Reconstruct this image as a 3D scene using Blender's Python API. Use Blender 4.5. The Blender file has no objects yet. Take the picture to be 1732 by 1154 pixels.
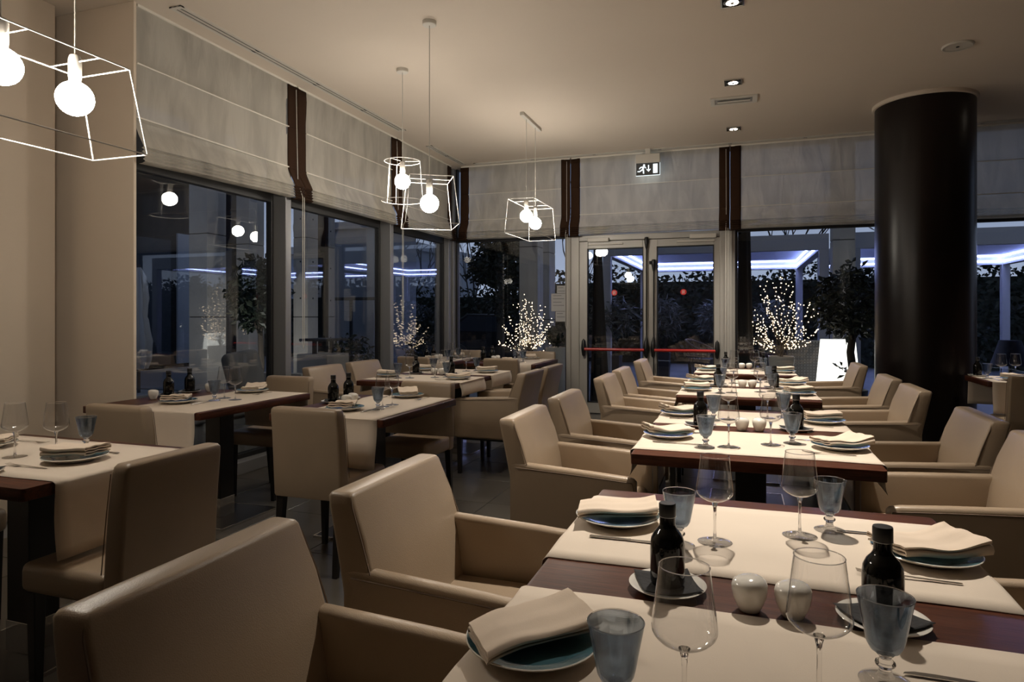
import bpy, bmesh, math, random
from mathutils import Vector, Matrix, noise
PI = math.pi
sc = bpy.context.scene
C = sc.collection
random.seed(7)

# ------------------------------------------------------------------ camera, world, exposure
YAW = math.radians(19.1)
cam_d = bpy.data.cameras.new('camera')
cam_d.sensor_width = 36.0
cam_d.sensor_fit = 'HORIZONTAL'
cam_d.lens = 1115.0 / 1732.0 * 36.0
cam_d.shift_y = -43.0 / 1732.0
cam_d.clip_start = 0.05
cam_d.clip_end = 400
cam = bpy.data.objects.new('camera', cam_d)
C.objects.link(cam)
cam.location = (0, 0, 1.296)
cam.rotation_euler = (PI / 2, 0, YAW)
sc.camera = cam

sc.view_settings.view_transform = 'Standard'
sc.view_settings.look = 'None'
sc.view_settings.gamma = 1
sc.view_settings.use_curve_mapping = False
sc.view_settings.exposure = 0.0
sc.cycles.use_denoising = True
sc.cycles.max_bounces = 10
sc.cycles.transparent_max_bounces = 40
sc.cycles.transmission_bounces = 10
sc.cycles.glossy_bounces = 4
sc.cycles.diffuse_bounces = 4
sc.cycles.caustics_reflective = False
sc.cycles.caustics_refractive = False
sc.cycles.sample_clamp_indirect = 4.0

BULB_STRENGTH = 118.0
SPOT_W = 370.0

world = bpy.data.worlds.new('dusk')
sc.world = world
world.use_nodes = True
wn = world.node_tree.nodes
wl = world.node_tree.links
wn.clear()
w_out = wn.new('ShaderNodeOutputWorld')
w_bg = wn.new('ShaderNodeBackground')
w_tc = wn.new('ShaderNodeTexCoord')
w_sep = wn.new('ShaderNodeSeparateXYZ')
w_ramp = wn.new('ShaderNodeValToRGB')
wl.new(w_tc.outputs['Generated'], w_sep.inputs[0])
wl.new(w_sep.outputs['Z'], w_ramp.inputs[0])
cr = w_ramp.color_ramp
cr.elements[0].position = 0.0
cr.elements[0].color = (0.52, 0.60, 0.80, 1)
cr.elements[1].position = 1.0
cr.elements[1].color = (0.035, 0.05, 0.10, 1)
e = cr.elements.new(0.22)
e.color = (0.25, 0.31, 0.46, 1)
wl.new(w_ramp.outputs[0], w_bg.inputs[0])
w_bg.inputs[1].default_value = 1.0
wl.new(w_bg.outputs[0], w_out.inputs[0])


# ------------------------------------------------------------------ materials
def lin(c):
    c = c / 255.0
    return c / 12.92 if c <= 0.04045 else ((c + 0.055) / 1.055) ** 2.4


def S(r, g, b):
    return (lin(r), lin(g), lin(b))


def mat(name, col, rough=0.6, metal=0.0, spec=0.5, coat=0.0, coat_rough=0.1, bump=None, var=None, emit=None, trans=0.0, ior=1.5, wood=None, sheen=0.0, subs=None):
    m = bpy.data.materials.new(name)
    m.use_nodes = True
    n, l = m.node_tree.nodes, m.node_tree.links
    b = n['Principled BSDF']
    b.inputs['Base Color'].default_value = (*col, 1)
    b.inputs['Roughness'].default_value = rough
    b.inputs['Metallic'].default_value = metal
    b.inputs['Specular IOR Level'].default_value = spec
    b.inputs['Coat Weight'].default_value = coat
    b.inputs['Coat Roughness'].default_value = coat_rough
    b.inputs['Transmission Weight'].default_value = trans
    b.inputs['IOR'].default_value = ior
    if sheen:
        b.inputs['Sheen Weight'].default_value = sheen
    if emit:
        b.inputs['Emission Color'].default_value = (*emit[0], 1)
        b.inputs['Emission Strength'].default_value = emit[1]
    tc = None
    if bump or var or wood:
        tc = n.new('ShaderNodeTexCoord')
    if var:                                     # gentle colour variation: (scale, darker factor, detail)
        nt = n.new('ShaderNodeTexNoise')
        nt.inputs['Scale'].default_value = var[0]
        nt.inputs['Detail'].default_value = 5
        l.new(tc.outputs['Object'], nt.inputs['Vector'])
        rp = n.new('ShaderNodeValToRGB')
        rp.color_ramp.elements[0].position = 0.35
        rp.color_ramp.elements[1].position = 0.68
        rp.color_ramp.elements[0].color = (*[c * var[1] for c in col], 1)
        rp.color_ramp.elements[1].color = (*col, 1)
        l.new(nt.outputs['Fac'], rp.inputs[0])
        l.new(rp.outputs[0], b.inputs['Base Color'])
    if wood:                                    # grain along local X or Y: (scale vector, second colour)
        mp = n.new('ShaderNodeMapping')
        mp.inputs['Scale'].default_value = wood[0]
        l.new(tc.outputs['Object'], mp.inputs['Vector'])
        nt = n.new('ShaderNodeTexNoise')
        nt.inputs['Scale'].default_value = 5
        nt.inputs['Detail'].default_value = 8
        nt.inputs['Roughness'].default_value = 0.65
        l.new(mp.outputs[0], nt.inputs['Vector'])
        rp = n.new('ShaderNodeValToRGB')
        rp.color_ramp.elements[0].position = 0.3
        rp.color_ramp.elements[1].position = 0.72
        rp.color_ramp.elements[0].color = (*wood[1], 1)
        rp.color_ramp.elements[1].color = (*col, 1)
        l.new(nt.outputs['Fac'], rp.inputs[0])
        l.new(rp.outputs[0], b.inputs['Base Color'])
    if bump:                                    # (scale, strength, kind)
        kind = bump[2] if len(bump) > 2 else 'noise'
        if kind == 'noise':
            bt = n.new('ShaderNodeTexNoise')
            bt.inputs['Detail'].default_value = 4
            out = bt.outputs['Fac']
        else:
            bt = n.new('ShaderNodeTexVoronoi')
            out = bt.outputs['Distance']
        bt.inputs['Scale'].default_value = bump[0]
        if len(bump) > 3:
            mp2 = n.new('ShaderNodeMapping')
            mp2.inputs['Scale'].default_value = bump[3]
            mp2.inputs['Rotation'].default_value = (0.0, 0.5, 0.5)
            l.new(tc.outputs['Object'], mp2.inputs['Vector'])
            l.new(mp2.outputs[0], bt.inputs['Vector'])
        else:
            l.new(tc.outputs['Object'], bt.inputs['Vector'])
        bp = n.new('ShaderNodeBump')
        bp.inputs['Strength'].default_value = bump[1]
        bp.inputs['Distance'].default_value = 0.01
        l.new(out, bp.inputs['Height'])
        l.new(bp.outputs[0], b.inputs['Normal'])
    return m


def emission(name, col, strength, sample=True):
    m = bpy.data.materials.new(name)
    m.use_nodes = True
    n, l = m.node_tree.nodes, m.node_tree.links
    n.clear()
    o = n.new('ShaderNodeOutputMaterial')
    em = n.new('ShaderNodeEmission')
    em.inputs[0].default_value = (*col, 1)
    em.inputs[1].default_value = strength
    l.new(em.outputs[0], o.inputs[0])
    if not sample:
        m.cycles.emission_sampling = 'NONE'
    return m


def thin_glass(name, tint, ior=1.5, rough=0.0, boost=1.0, edge=None):
    """clear sheet: Fresnel reflection over straight transmission"""
    m = bpy.data.materials.new(name)
    m.use_nodes = True
    n, l = m.node_tree.nodes, m.node_tree.links
    n.clear()
    o = n.new('ShaderNodeOutputMaterial')
    fr = n.new('ShaderNodeFresnel')
    geo = n.new('ShaderNodeNewGeometry')
    im = n.new('ShaderNodeMix')                 # the straight-through ray meets both faces at the same outer angle
    im.data_type = 'FLOAT'
    im.inputs[2].default_value = ior
    im.inputs[3].default_value = 1.0 / ior
    l.new(geo.outputs['Backfacing'], im.inputs[0])
    l.new(im.outputs[0], fr.inputs[0])
    tr = n.new('ShaderNodeBsdfTransparent')
    tr.inputs[0].default_value = (*tint, 1)
    if edge:                                    # longer path through the wall at grazing angles absorbs more
        lw = n.new('ShaderNodeLayerWeight')
        lw.inputs[0].default_value = 0.5
        pw = n.new('ShaderNodeMath')
        pw.operation = 'POWER'
        pw.inputs[1].default_value = 5.0
        l.new(lw.outputs['Facing'], pw.inputs[0])
        cm = n.new('ShaderNodeMix')
        cm.data_type = 'RGBA'
        cm.inputs[6].default_value = (*tint, 1)
        cm.inputs[7].default_value = (*[c_ * edge for c_ in tint], 1)
        l.new(pw.outputs[0], cm.inputs[0])
        l.new(cm.outputs[2], tr.inputs[0])
    gl = n.new('ShaderNodeBsdfGlossy')
    gl.inputs['Roughness'].default_value = rough
    mx = n.new('ShaderNodeMixShader')
    if boost != 1.0:
        mm = n.new('ShaderNodeMath')
        mm.operation = 'MULTIPLY'
        mm.use_clamp = True
        mm.inputs[1].default_value = boost
        l.new(fr.outputs[0], mm.inputs[0])
        l.new(mm.outputs[0], mx.inputs[0])
    else:
        l.new(fr.outputs[0], mx.inputs[0])
    l.new(tr.outputs[0], mx.inputs[1])
    l.new(gl.outputs[0], mx.inputs[2])
    l.new(mx.outputs[0], o.inputs[0])
    return m


def sheer(name, col, see):
    """woven cloth: diffuse with some light passing straight through the weave"""
    m = bpy.data.materials.new(name)
    m.use_nodes = True
    n, l = m.node_tree.nodes, m.node_tree.links
    n.clear()
    o = n.new('ShaderNodeOutputMaterial')
    tc = n.new('ShaderNodeTexCoord')
    mp = n.new('ShaderNodeMapping')
    mp.inputs['Rotation'].default_value = (0.5, 0.6, 0.0)
    mp.inputs['Scale'].default_value = (3.5, 3.5, 0.9)
    l.new(tc.outputs['Object'], mp.inputs['Vector'])
    nt = n.new('ShaderNodeTexNoise')
    nt.inputs['Scale'].default_value = 2.2
    nt.inputs['Detail'].default_value = 6
    nt.inputs['Distortion'].default_value = 0.6
    l.new(mp.outputs[0], nt.inputs['Vector'])
    bp = n.new('ShaderNodeBump')
    bp.inputs['Strength'].default_value = 0.8
    bp.inputs['Distance'].default_value = 0.03
    l.new(nt.outputs['Fac'], bp.inputs['Height'])
    df = n.new('ShaderNodeBsdfDiffuse')
    cr_ = n.new('ShaderNodeValToRGB')
    cr_.color_ramp.elements[0].position = 0.34
    cr_.color_ramp.elements[1].position = 0.62
    cr_.color_ramp.elements[0].color = (*[c_ * 0.74 for c_ in col], 1)
    cr_.color_ramp.elements[1].color = (*col, 1)
    l.new(nt.outputs['Fac'], cr_.inputs[0])
    l.new(cr_.outputs[0], df.inputs[0])
    l.new(bp.outputs[0], df.inputs['Normal'])
    tl = n.new('ShaderNodeBsdfTranslucent')
    tl.inputs[0].default_value = (*col, 1)
    m0 = n.new('ShaderNodeMixShader')
    m0.inputs[0].default_value = 0.3
    l.new(df.outputs[0], m0.inputs[1])
    l.new(tl.outputs[0], m0.inputs[2])
    tr = n.new('ShaderNodeBsdfTransparent')
    mx = n.new('ShaderNodeMixShader')
    mx.inputs[0].default_value = see
    l.new(m0.outputs[0], mx.inputs[1])
    l.new(tr.outputs[0], mx.inputs[2])
    l.new(mx.outputs[0], o.inputs[0])
    return m


M = {}
M['plaster'] = mat('plaster', (0.70, 0.60, 0.485), 0.9, bump=(60, 0.03), var=(1.2, 0.95))
M['ceiling'] = mat('ceiling_paint', (0.70, 0.615, 0.52), 0.9, bump=(50, 0.02), var=(0.7, 0.96))
M['dark_panel'] = mat('dark_wood_panelling', (0.07, 0.045, 0.03), 0.5)
M['tile'] = mat('floor_tile', (0.085, 0.076, 0.064), 0.28, bump=(9, 0.05), var=(3, 0.8))
M['grout'] = mat('grout', (0.06, 0.052, 0.045), 0.9)
M['leather'] = mat('leather', (0.33, 0.250, 0.172), 0.37, bump=(330, 0.07, 'voronoi'), var=(5, 0.92))
M['stitch'] = mat('piping_leather', (0.15, 0.105, 0.07), 0.6)
M['blackwood'] = mat('black_stained_wood', (0.012, 0.010, 0.009), 0.35)
M['walnut'] = mat('walnut', (0.115, 0.038, 0.019), 0.38, spec=0.2, coat=0.03, coat_rough=0.2, wood=((1.2, 14, 14), (0.030, 0.010, 0.006)), bump=(30, 0.04, 'noise', (1, 10, 10)))
M['linen'] = mat('linen', (0.64, 0.55, 0.45), 0.85, bump=(420, 0.08), var=(6, 0.96), sheen=0.1)
M['napkin'] = mat('napkin_cloth', (0.68, 0.565, 0.45), 0.85, bump=(500, 0.08), var=(9, 0.95))
M['china'] = mat('white_china', (0.72, 0.69, 0.63), 0.12, coat=0.3)
M['teal'] = mat('teal_glaze', (0.070, 0.155, 0.185), 0.12, coat=0.5, var=(14, 0.75))
M['steel'] = mat('cutlery_steel', (0.60, 0.58, 0.55), 0.2, metal=1.0)
M['chrome'] = mat('chrome', (0.62, 0.62, 0.62), 0.12, metal=1.0)
M['bottle'] = mat('black_bottle_glass', (0.004, 0.004, 0.0035), 0.05, spec=0.4)
M['cap'] = mat('black_cap', (0.008, 0.008, 0.008), 0.4)
M['silver'] = mat('silver_ring', (0.6, 0.6, 0.6), 0.3, metal=1.0)
M['black_paper'] = mat('black_paper_napkin', (0.010, 0.010, 0.011), 0.85, bump=(90, 0.2))
M['clear'] = thin_glass('clear_crystal', (0.96, 0.96, 0.96), 1.5, 0.0, 1.8, edge=0.45)
M['solid'] = mat('solid_crystal', (0.97, 0.97, 0.97), 0.02, trans=1.0, ior=1.48)
M['blue_glass'] = thin_glass('smoky_blue_glass', (0.62, 0.68, 0.745), 1.5, 0.0, 1.2, edge=0.6)
_n, _l = M['blue_glass'].node_tree.nodes, M['blue_glass'].node_tree.links      # thick moulded wall: half of the light is bent by it
_o = [q for q in _n if q.type == 'OUTPUT_MATERIAL'][0]
_thin = _o.inputs[0].links[0].from_socket
_g = _n.new('ShaderNodeBsdfGlass')
_g.inputs['Color'].default_value = (0.74, 0.79, 0.85, 1)
_g.inputs['Roughness'].default_value = 0.0
_g.inputs['IOR'].default_value = 1.5
_mx = _n.new('ShaderNodeMixShader')
_mx.inputs[0].default_value = 0.38
_l.new(_thin, _mx.inputs[1])
_l.new(_g.outputs[0], _mx.inputs[2])
_l.new(_mx.outputs[0], _o.inputs[0])
M['pane'] = thin_glass('window_glass', (0.90, 0.92, 0.93), 1.55, 0.0, 1.7)
M['alu'] = mat('grey_aluminium', (0.25, 0.25, 0.255), 0.45, metal=0.35)
M['door_alu'] = mat('pale_aluminium', (0.42, 0.405, 0.375), 0.45, metal=0.25)
M['gasket'] = mat('black_gasket', (0.012, 0.012, 0.013), 0.5)
M['black_plastic'] = mat('black_plastic', (0.010, 0.010, 0.010), 0.35)
M['red_bar'] = mat('red_bar', (0.42, 0.018, 0.012), 0.35)
M['blind'] = sheer('sheer_blind_cloth', (0.70, 0.665, 0.59), 0.07)
M['brown'] = mat('brown_blind_border', (0.036, 0.018, 0.010), 0.9, spec=0.15, bump=(7, 0.4))
M['slat'] = mat('white_batten', (0.80, 0.76, 0.68), 0.6)
M['cord'] = mat('white_cord', (0.60, 0.58, 0.52), 0.7)
M['wire'] = mat('white_painted_wire', (0.80, 0.78, 0.74), 0.4)
M['white'] = mat('white_plastic', (0.62, 0.59, 0.53), 0.4)
M['pillar'] = mat('dark_bronze_lacquer', (0.009, 0.005, 0.004), 0.30, spec=0.35, var=(1.5, 0.7))
M['bulb'] = emission('lit_globe_bulb', (1.0, 0.91, 0.79), BULB_STRENGTH)
M['spot'] = emission('lit_halogen', (1.0, 0.86, 0.68), 25.0)
M['strip_dim'] = mat('unlit_diffuser', (0.75, 0.72, 0.66), 0.4)
M['dark'] = mat('dark_recess', (0.008, 0.008, 0.008), 0.8)
M['sign_white'] = emission('sign_white', (0.86, 0.97, 1.0), 1.6)
M['sign_dark'] = mat('sign_dark', (0.07, 0.075, 0.08), 0.4)
M['paper'] = mat('paper_notice', (0.42, 0.42, 0.42), 0.8)
M['ink'] = mat('ink', (0.10, 0.10, 0.11), 0.8)
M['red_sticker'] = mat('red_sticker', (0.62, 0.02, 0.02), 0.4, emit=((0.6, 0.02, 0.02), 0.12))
M['sticker_white'] = mat('sticker_white', (0.8, 0.7, 0.68), 0.5)
# outside
M['concrete'] = mat('concrete', (0.52, 0.50, 0.46), 0.85, bump=(14, 0.1), var=(2.5, 0.82))
M['render'] = mat('pale_render', (0.40, 0.43, 0.48), 0.9, var=(0.8, 0.9))
M['facade'] = mat('dark_facade', (0.014, 0.015, 0.018), 0.8, spec=0.15, var=(0.9, 0.7))
M['paving'] = mat('paving', (0.28, 0.29, 0.30), 0.6, var=(0.8, 0.8))
M['lawn'] = mat('lawn', (0.03, 0.055, 0.045), 0.9, bump=(80, 0.3), var=(4, 0.6))
M['leaf_dark'] = mat('dark_leaf', (0.012, 0.020, 0.010), 0.45)
M['leaf_hedge'] = mat('hedge_leaf', (0.016, 0.026, 0.014), 0.5)
M['leaf_bamboo'] = mat('bamboo_leaf', (0.13, 0.14, 0.12), 0.5)
M['bark'] = mat('bark', (0.05, 0.04, 0.03), 0.9, bump=(30, 0.5))
M['bare_bark'] = mat('bare_twig', (0.035, 0.033, 0.034), 0.9)
M['pot_white'] = mat('white_planter', (0.46, 0.45, 0.43), 0.55)
M['pot_dark'] = mat('dark_planter', (0.03, 0.03, 0.034), 0.5)
M['wicker'] = mat('dark_wicker', (0.02, 0.02, 0.024), 0.55)
M['wicker_grey'] = mat('grey_wicker', (0.16, 0.16, 0.17), 0.6)
M['cushion'] = mat('grey_cushion', (0.22, 0.22, 0.23), 0.9, var=(4, 0.85))
M['pergola'] = mat('pergola_white', (0.46, 0.46, 0.48), 0.6)
M['louver'] = mat('pergola_louver', (0.42, 0.44, 0.52), 0.5)
M['led'] = emission('blue_white_led', (0.38, 0.45, 1.0), 26.0)
M['lamp_glow'] = emission('glowing_lamp', (1.0, 0.96, 0.86), 2.6)
M['fairy'] = emission('fairy_light', (1.0, 0.72, 0.46), 8.0, sample=False)
M['umbrella'] = mat('umbrella_cloth', (0.40, 0.42, 0.46), 0.9)
M['blue_shade'] = mat('blue_shade', (0.03, 0.04, 0.09), 0.8)
M['far_wall'] = mat('far_building', (0.30, 0.34, 0.42), 0.9, var=(0.3, 0.85))
M['far_glass'] = mat('far_window', (0.03, 0.04, 0.055), 0.5, spec=0.2)


# ------------------------------------------------------------------ mesh helpers
class MB:
    def __init__(s):
        s.v, s.f, s.m = [], [], []

    def add(s, vs, fs, mi=0):
        o = len(s.v)
        s.v.extend([tuple(v) for v in vs])
        for f in fs:
            s.f.append(tuple(i + o for i in f))
            s.m.append(mi)
        return s

    def box(s, x0, x1, y0, y1, z0, z1, mi=0):
        vs = [(x0, y0, z0), (x1, y0, z0), (x1, y1, z0), (x0, y1, z0), (x0, y0, z1), (x1, y0, z1), (x1, y1, z1), (x0, y1, z1)]
        return s.add(vs, [(0, 3, 2, 1), (4, 5, 6, 7), (0, 1, 5, 4), (1, 2, 6, 5), (2, 3, 7, 6), (3, 0, 4, 7)], mi)

    def loft(s, rings, cap0=True, cap1=True, mi=0, closed=True):
        n = len(rings[0])
        vs = [p for r in rings for p in r]
        fs = []
        for i in range(len(rings) - 1):
            for j in range(n if closed else n - 1):
                k = (j + 1) % n
                fs.append((i * n + j, i * n + k, (i + 1) * n + k, (i + 1) * n + j))
        if cap0:
            fs.append(tuple(range(n))[::-1])
        if cap1:
            b = (len(rings) - 1) * n
            fs.append(tuple(range(b, b + n)))
        return s.add(vs, fs, mi)

    def lathe(s, prof, n=24, c=(0, 0, 0), cap0=False, cap1=False, mi=0):
        rings = []
        for r, z in prof:
            rings.append([(c[0] + r * math.cos(2 * PI * i / n), c[1] + r * math.sin(2 * PI * i / n), c[2] + z) for i in range(n)])
        return s.loft(rings, cap0, cap1, mi)

    def tube(s, pts, r, n=6, caps=True, mi=0, closed=False, r_end=None):
        P = [Vector(p) for p in pts]
        m = len(P)
        rings = []
        prev = None
        for i in range(m):
            if closed:
                t = P[(i + 1) % m] - P[i - 1]
            else:
                t = P[min(i + 1, m - 1)] - P[max(i - 1, 0)]
            if t.length < 1e-9:
                t = Vector((0, 0, 1))
            t.normalize()
            if prev is None:
                a = Vector((0, 0, 1)) if abs(t.z) < 0.9 else Vector((1, 0, 0))
                u = t.cross(a).normalized()
            else:
                u = (prev - t * prev.dot(t))
                u = u.normalized() if u.length > 1e-6 else t.orthogonal().normalized()
            prev = u
            w = t.cross(u)
            rr = r if r_end is None else r + (r_end - r) * i / max(1, m - 1)
            rings.append([tuple(P[i] + (u * math.cos(2 * PI * j / n) + w * math.sin(2 * PI * j / n)) * rr) for j in range(n)])
        if closed:
            rings.append(rings[0])
            return s.loft(rings, False, False, mi)
        return s.loft(rings, caps, caps, mi)

    def prism(s, poly, z0, z1, mi=0, T=None):
        """polygon in local XY, extruded along Z; T maps to world"""
        a = [(x, y, z0) for x, y in poly]
        b = [(x, y, z1) for x, y in poly]
        if T is not None:
            a = [tuple(T @ Vector(p)) for p in a]
            b = [tuple(T @ Vector(p)) for p in b]
        return s.loft([a, b], True, True, mi)

    def sphere(s, c, r, nu=16, nv=10, sz=1.0, mi=0):
        prof = [(max(1e-4, r * math.sin(PI * i / nv)), -r * sz * math.cos(PI * i / nv)) for i in range(nv + 1)]
        return s.lathe(prof, nu, c, True, True, mi)

    def build(s, name, mats, parent=None, smooth=35, bevel=0.0, seg=2, merge=False):
        me = bpy.data.meshes.new(name)
        me.from_pydata(s.v, [], s.f)
        if not isinstance(mats, (list, tuple)):
            mats = [mats]
        for m_ in mats:
            me.materials.append(m_)
        if len(mats) > 1:
            me.polygons.foreach_set('material_index', s.m)
        bm = bmesh.new()
        bm.from_mesh(me)
        if merge:
            bmesh.ops.remove_doubles(bm, verts=bm.verts, dist=1e-5)
        bmesh.ops.recalc_face_normals(bm, faces=bm.faces)
        if bevel > 0:
            ed = [e_ for e_ in bm.edges if len(e_.link_faces) == 2 and e_.calc_face_angle(0) > 0.6]
            bmesh.ops.bevel(bm, geom=ed, offset=bevel, segments=seg, profile=0.5, affect='EDGES', clamp_overlap=True)
        bm.to_mesh(me)
        bm.free()
        if smooth:
            me.polygons.foreach_set('use_smooth', [True] * len(me.polygons))
            me.set_sharp_from_angle(angle=math.radians(smooth))
        me.update()
        o = bpy.data.objects.new(name, me)
        C.objects.link(o)
        if parent is not None:
            o.parent = parent
        return o


def tag(o, label=None, cat=None, group=None, kind=None):
    if label:
        o['label'] = label
    if cat:
        o['category'] = cat
    if group:
        o['group'] = group
    if kind:
        o['kind'] = kind
    return o


def thing(name, label, cat, loc=(0, 0, 0), rz=0.0, group=None):
    o = bpy.data.objects.new(name, None)
    o.empty_display_size = 0.1
    C.objects.link(o)
    o.location = loc
    o.rotation_euler = (0, 0, rz)
    return tag(o, label, cat, group)


def struct(name, label=None):
    o = bpy.data.objects.new(name, None)
    o.empty_display_size = 0.1
    C.objects.link(o)
    o['kind'] = 'structure'
    if label:
        o['label'] = label
    return o


KIDS = {}


def children(o):
    return list(o.children)


def copy_tree(o, parent=None):
    c = o.copy()
    C.objects.link(c)
    if parent is not None:
        c.parent = parent
    for ch in children(o):
        copy_tree(ch, c)
    return c


USED = set()


def place(proto, label, loc, rz=0.0, group=None, scale=None):
    """first use moves the prototype itself, later ones copy it and its parts"""
    if proto.name in USED:
        o = copy_tree(proto)
    else:
        o = proto
        USED.add(proto.name)
    o.location = loc
    o.rotation_euler = (0, 0, rz)
    o['label'] = label
    if group:
        o['group'] = group
    if scale:
        o.scale = scale
    return o


def rrect(hx, hy, r, n=4, cx=0.0, cy=0.0):
    """rounded rectangle ring, counter-clockwise"""
    r = min(r, hx * 0.999, hy * 0.999)
    pts = []
    for sx, sy, a0 in ((1, 1, 0), (-1, 1, PI / 2), (-1, -1, PI), (1, -1, 1.5 * PI)):
        for i in range(n + 1):
            a = a0 + PI / 2 * i / n
            pts.append((cx + sx * (hx - r) + r * math.cos(a), cy + sy * (hy - r) + r * math.sin(a)))
    return pts


# ------------------------------------------------------------------ the room
X_A = -3.97      # glass of the left wall
Y_B = 8.66       # glass of the door wall
ZC = 3.38
X_R = 6.2
Y_BACK = -2.2

# floor with its tiles
fl = struct('floor', 'floor of large square greige tiles with dark joints')
MB().box(X_A - 0.05, X_R, Y_BACK, Y_B + 0.05, -0.15, -0.012).build('floor_bed', M['grout'], fl, smooth=0)
TS = 0.6
tile_mesh = None
ix0, iy0 = -4.05, 0.05
for i in range(14):
    for j in range(15):
        x, y = ix0 + i * TS, iy0 + j * TS
        if x + TS < X_A or y + TS > Y_B + 0.6 or x > 3.4:
            continue
        if tile_mesh is None:
            b = MB().box(0.0025, TS - 0.0025, 0.0025, TS - 0.0025, -0.012, 0.0)
            t = b.build('tile', M['tile'], fl, smooth=0, bevel=0.0015, seg=1)
            tile_mesh = t.data
        else:
            t = bpy.data.objects.new('tile', tile_mesh)
            C.objects.link(t)
            t.parent = fl
        t.location = (x, y, 0)

# ceiling
ce = MB().box(-5.6, X_R + 0.2, Y_BACK - 0.2, Y_B + 0.15, ZC, ZC + 0.2).build('ceiling', M['ceiling'], smooth=0)
tag(ce, 'plain beige plaster ceiling', kind='structure')

# left wall piers (solid plaster), stepping towards the window wall
wlft = struct('wall_left', 'beige plaster wall with stepped pier beside the windows')
MB().box(-4.60, -3.79, 3.30, 3.322, 0, ZC).build('pier_front', M['plaster'], wlft, smooth=0, bevel=0.003)
MB().box(-5.4, -4.353, Y_BACK, 3.184, 0, ZC).build('pier', M['plaster'], wlft, smooth=0, bevel=0.004)
MB().box(-5.4, -3.95, 3.31, 3.40, 0, ZC).build('pier_core', M['facade'], wlft, smooth=0)
wbk = MB().box(-5.4, X_R + 0.2, Y_BACK - 0.2, Y_BACK, 0, ZC).build('wall_back', M['dark_panel'], smooth=0)
tag(wbk, 'dark panelled wall behind the viewpoint', kind='structure')
wrt = MB().box(X_R, X_R + 0.2, Y_BACK, Y_B, 0, ZC).build('wall_right', M['dark_panel'], smooth=0)
tag(wrt, 'dark panelled wall at the far right', kind='structure')


# ---- window wall A (left), panes between deep grey mullions
def post(b, x0, x1, y0, y1, z0=0.0, z1=ZC):
    b.box(x0, x1, y0, y1, z0, z1)


A_BAYS = [(3.40, 4.87), (4.945, 6.72), (6.795, 8.46)]
for k, (y0, y1) in enumerate(A_BAYS):
    w = struct('window_%d' % (k + 1), ['left window bay nearest the plaster pier', 'middle window bay of the left wall', 'left window bay next to the corner'][k])
    MB().box(X_A - 0.004, X_A + 0.004, y0, y1, 0.10, ZC).build('glass_pane', M['pane'], w, smooth=0)
    fb = MB()
    for (a, c_) in ((y0, y0 + 0.03), (y1 - 0.03, y1)):
        fb.box(X_A - 0.03, X_A + 0.03, a, c_, 0.10, ZC)
    fb.box(X_A - 0.03, X_A + 0.03, y0 + 0.03, y1 - 0.03, 2.305, 2.40)
    fb.box(X_A - 0.03, X_A + 0.03, y0 + 0.03, y1 - 0.03, 0.10, 0.14)
    fb.build('frame', M['gasket'], w, smooth=0, bevel=0.004)
    MB().box(X_A - 0.06, X_A + 0.13, y0, y1, 0.0, 0.10).build('sill', M['alu'], w, smooth=0, bevel=0.005)
for k, (y0, y1) in enumerate(((4.87, 4.945), (6.72, 6.795))):
    b = MB().box(X_A - 0.05, X_A + 0.16, y0, y1, 0, ZC).build('trim_%d' % (k + 1), M['alu'], smooth=0, bevel=0.005)
    tag(b, ['deep grey mullion between the first two left windows', 'deep grey mullion nearer the corner'][k], kind='structure')
b = MB()
b.box(X_A - 0.12, X_A + 0.10, 8.46, Y_B + 0.12, 0, ZC)
b.box(X_A + 0.10, X_A + 0.13, 8.56, Y_B + 0.12, 0, ZC)
b = b.build('trim_3', M['alu'], smooth=0, bevel=0.006)
tag(b, 'grey corner post where the two glass walls meet', kind='structure')


# ---- door wall B
def bay_b(idx, x0, x1, label, z0=0.10):
    w = struct('window_%d' % idx, label)
    MB().box(x0, x1, Y_B - 0.004, Y_B + 0.004, z0, ZC).build('glass_pane', M['pane'], w, smooth=0)
    fb = MB()
    for (a, c_) in ((x0, x0 + 0.03), (x1 - 0.03, x1)):
        fb.box(a, c_, Y_B - 0.03, Y_B + 0.03, z0, ZC)
    fb.box(x0 + 0.03, x1 - 0.03, Y_B - 0.03, Y_B + 0.03, 2.335, 2.41)
    fb.box(x0 + 0.03, x1 - 0.03, Y_B - 0.03, Y_B + 0.03, z0, z0 + 0.04)
    fb.build('frame', M['gasket'], w, smooth=0, bevel=0.004)
    MB().box(x0, x1, Y_B - 0.10, Y_B + 0.06, 0.0, z0).build('sill', M['alu'], w, smooth=0, bevel=0.005)
    return w


w4 = bay_b(4, -3.84, -2.20, 'window between the corner post and the double door')
w5 = bay_b(5, -0.06, 1.86, 'window between the double door and the dark pillar')
w6 = bay_b(6, 1.94, 3.92, 'window behind and right of the dark pillar')
w7 = bay_b(7, 4.0, X_R, 'far right window outside the frame')
for k, (x0, x1) in enumerate(((1.86, 1.94), (3.92, 4.0))):
    b = MB().box(x0, x1, Y_B - 0.13, Y_B + 0.05, 0, ZC).build('trim_%d' % (k + 4), M['alu'], smooth=0, bevel=0.005)
    tag(b, ['grey mullion hidden behind the dark pillar', 'grey mullion at the far right'][k], kind='structure')

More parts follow.
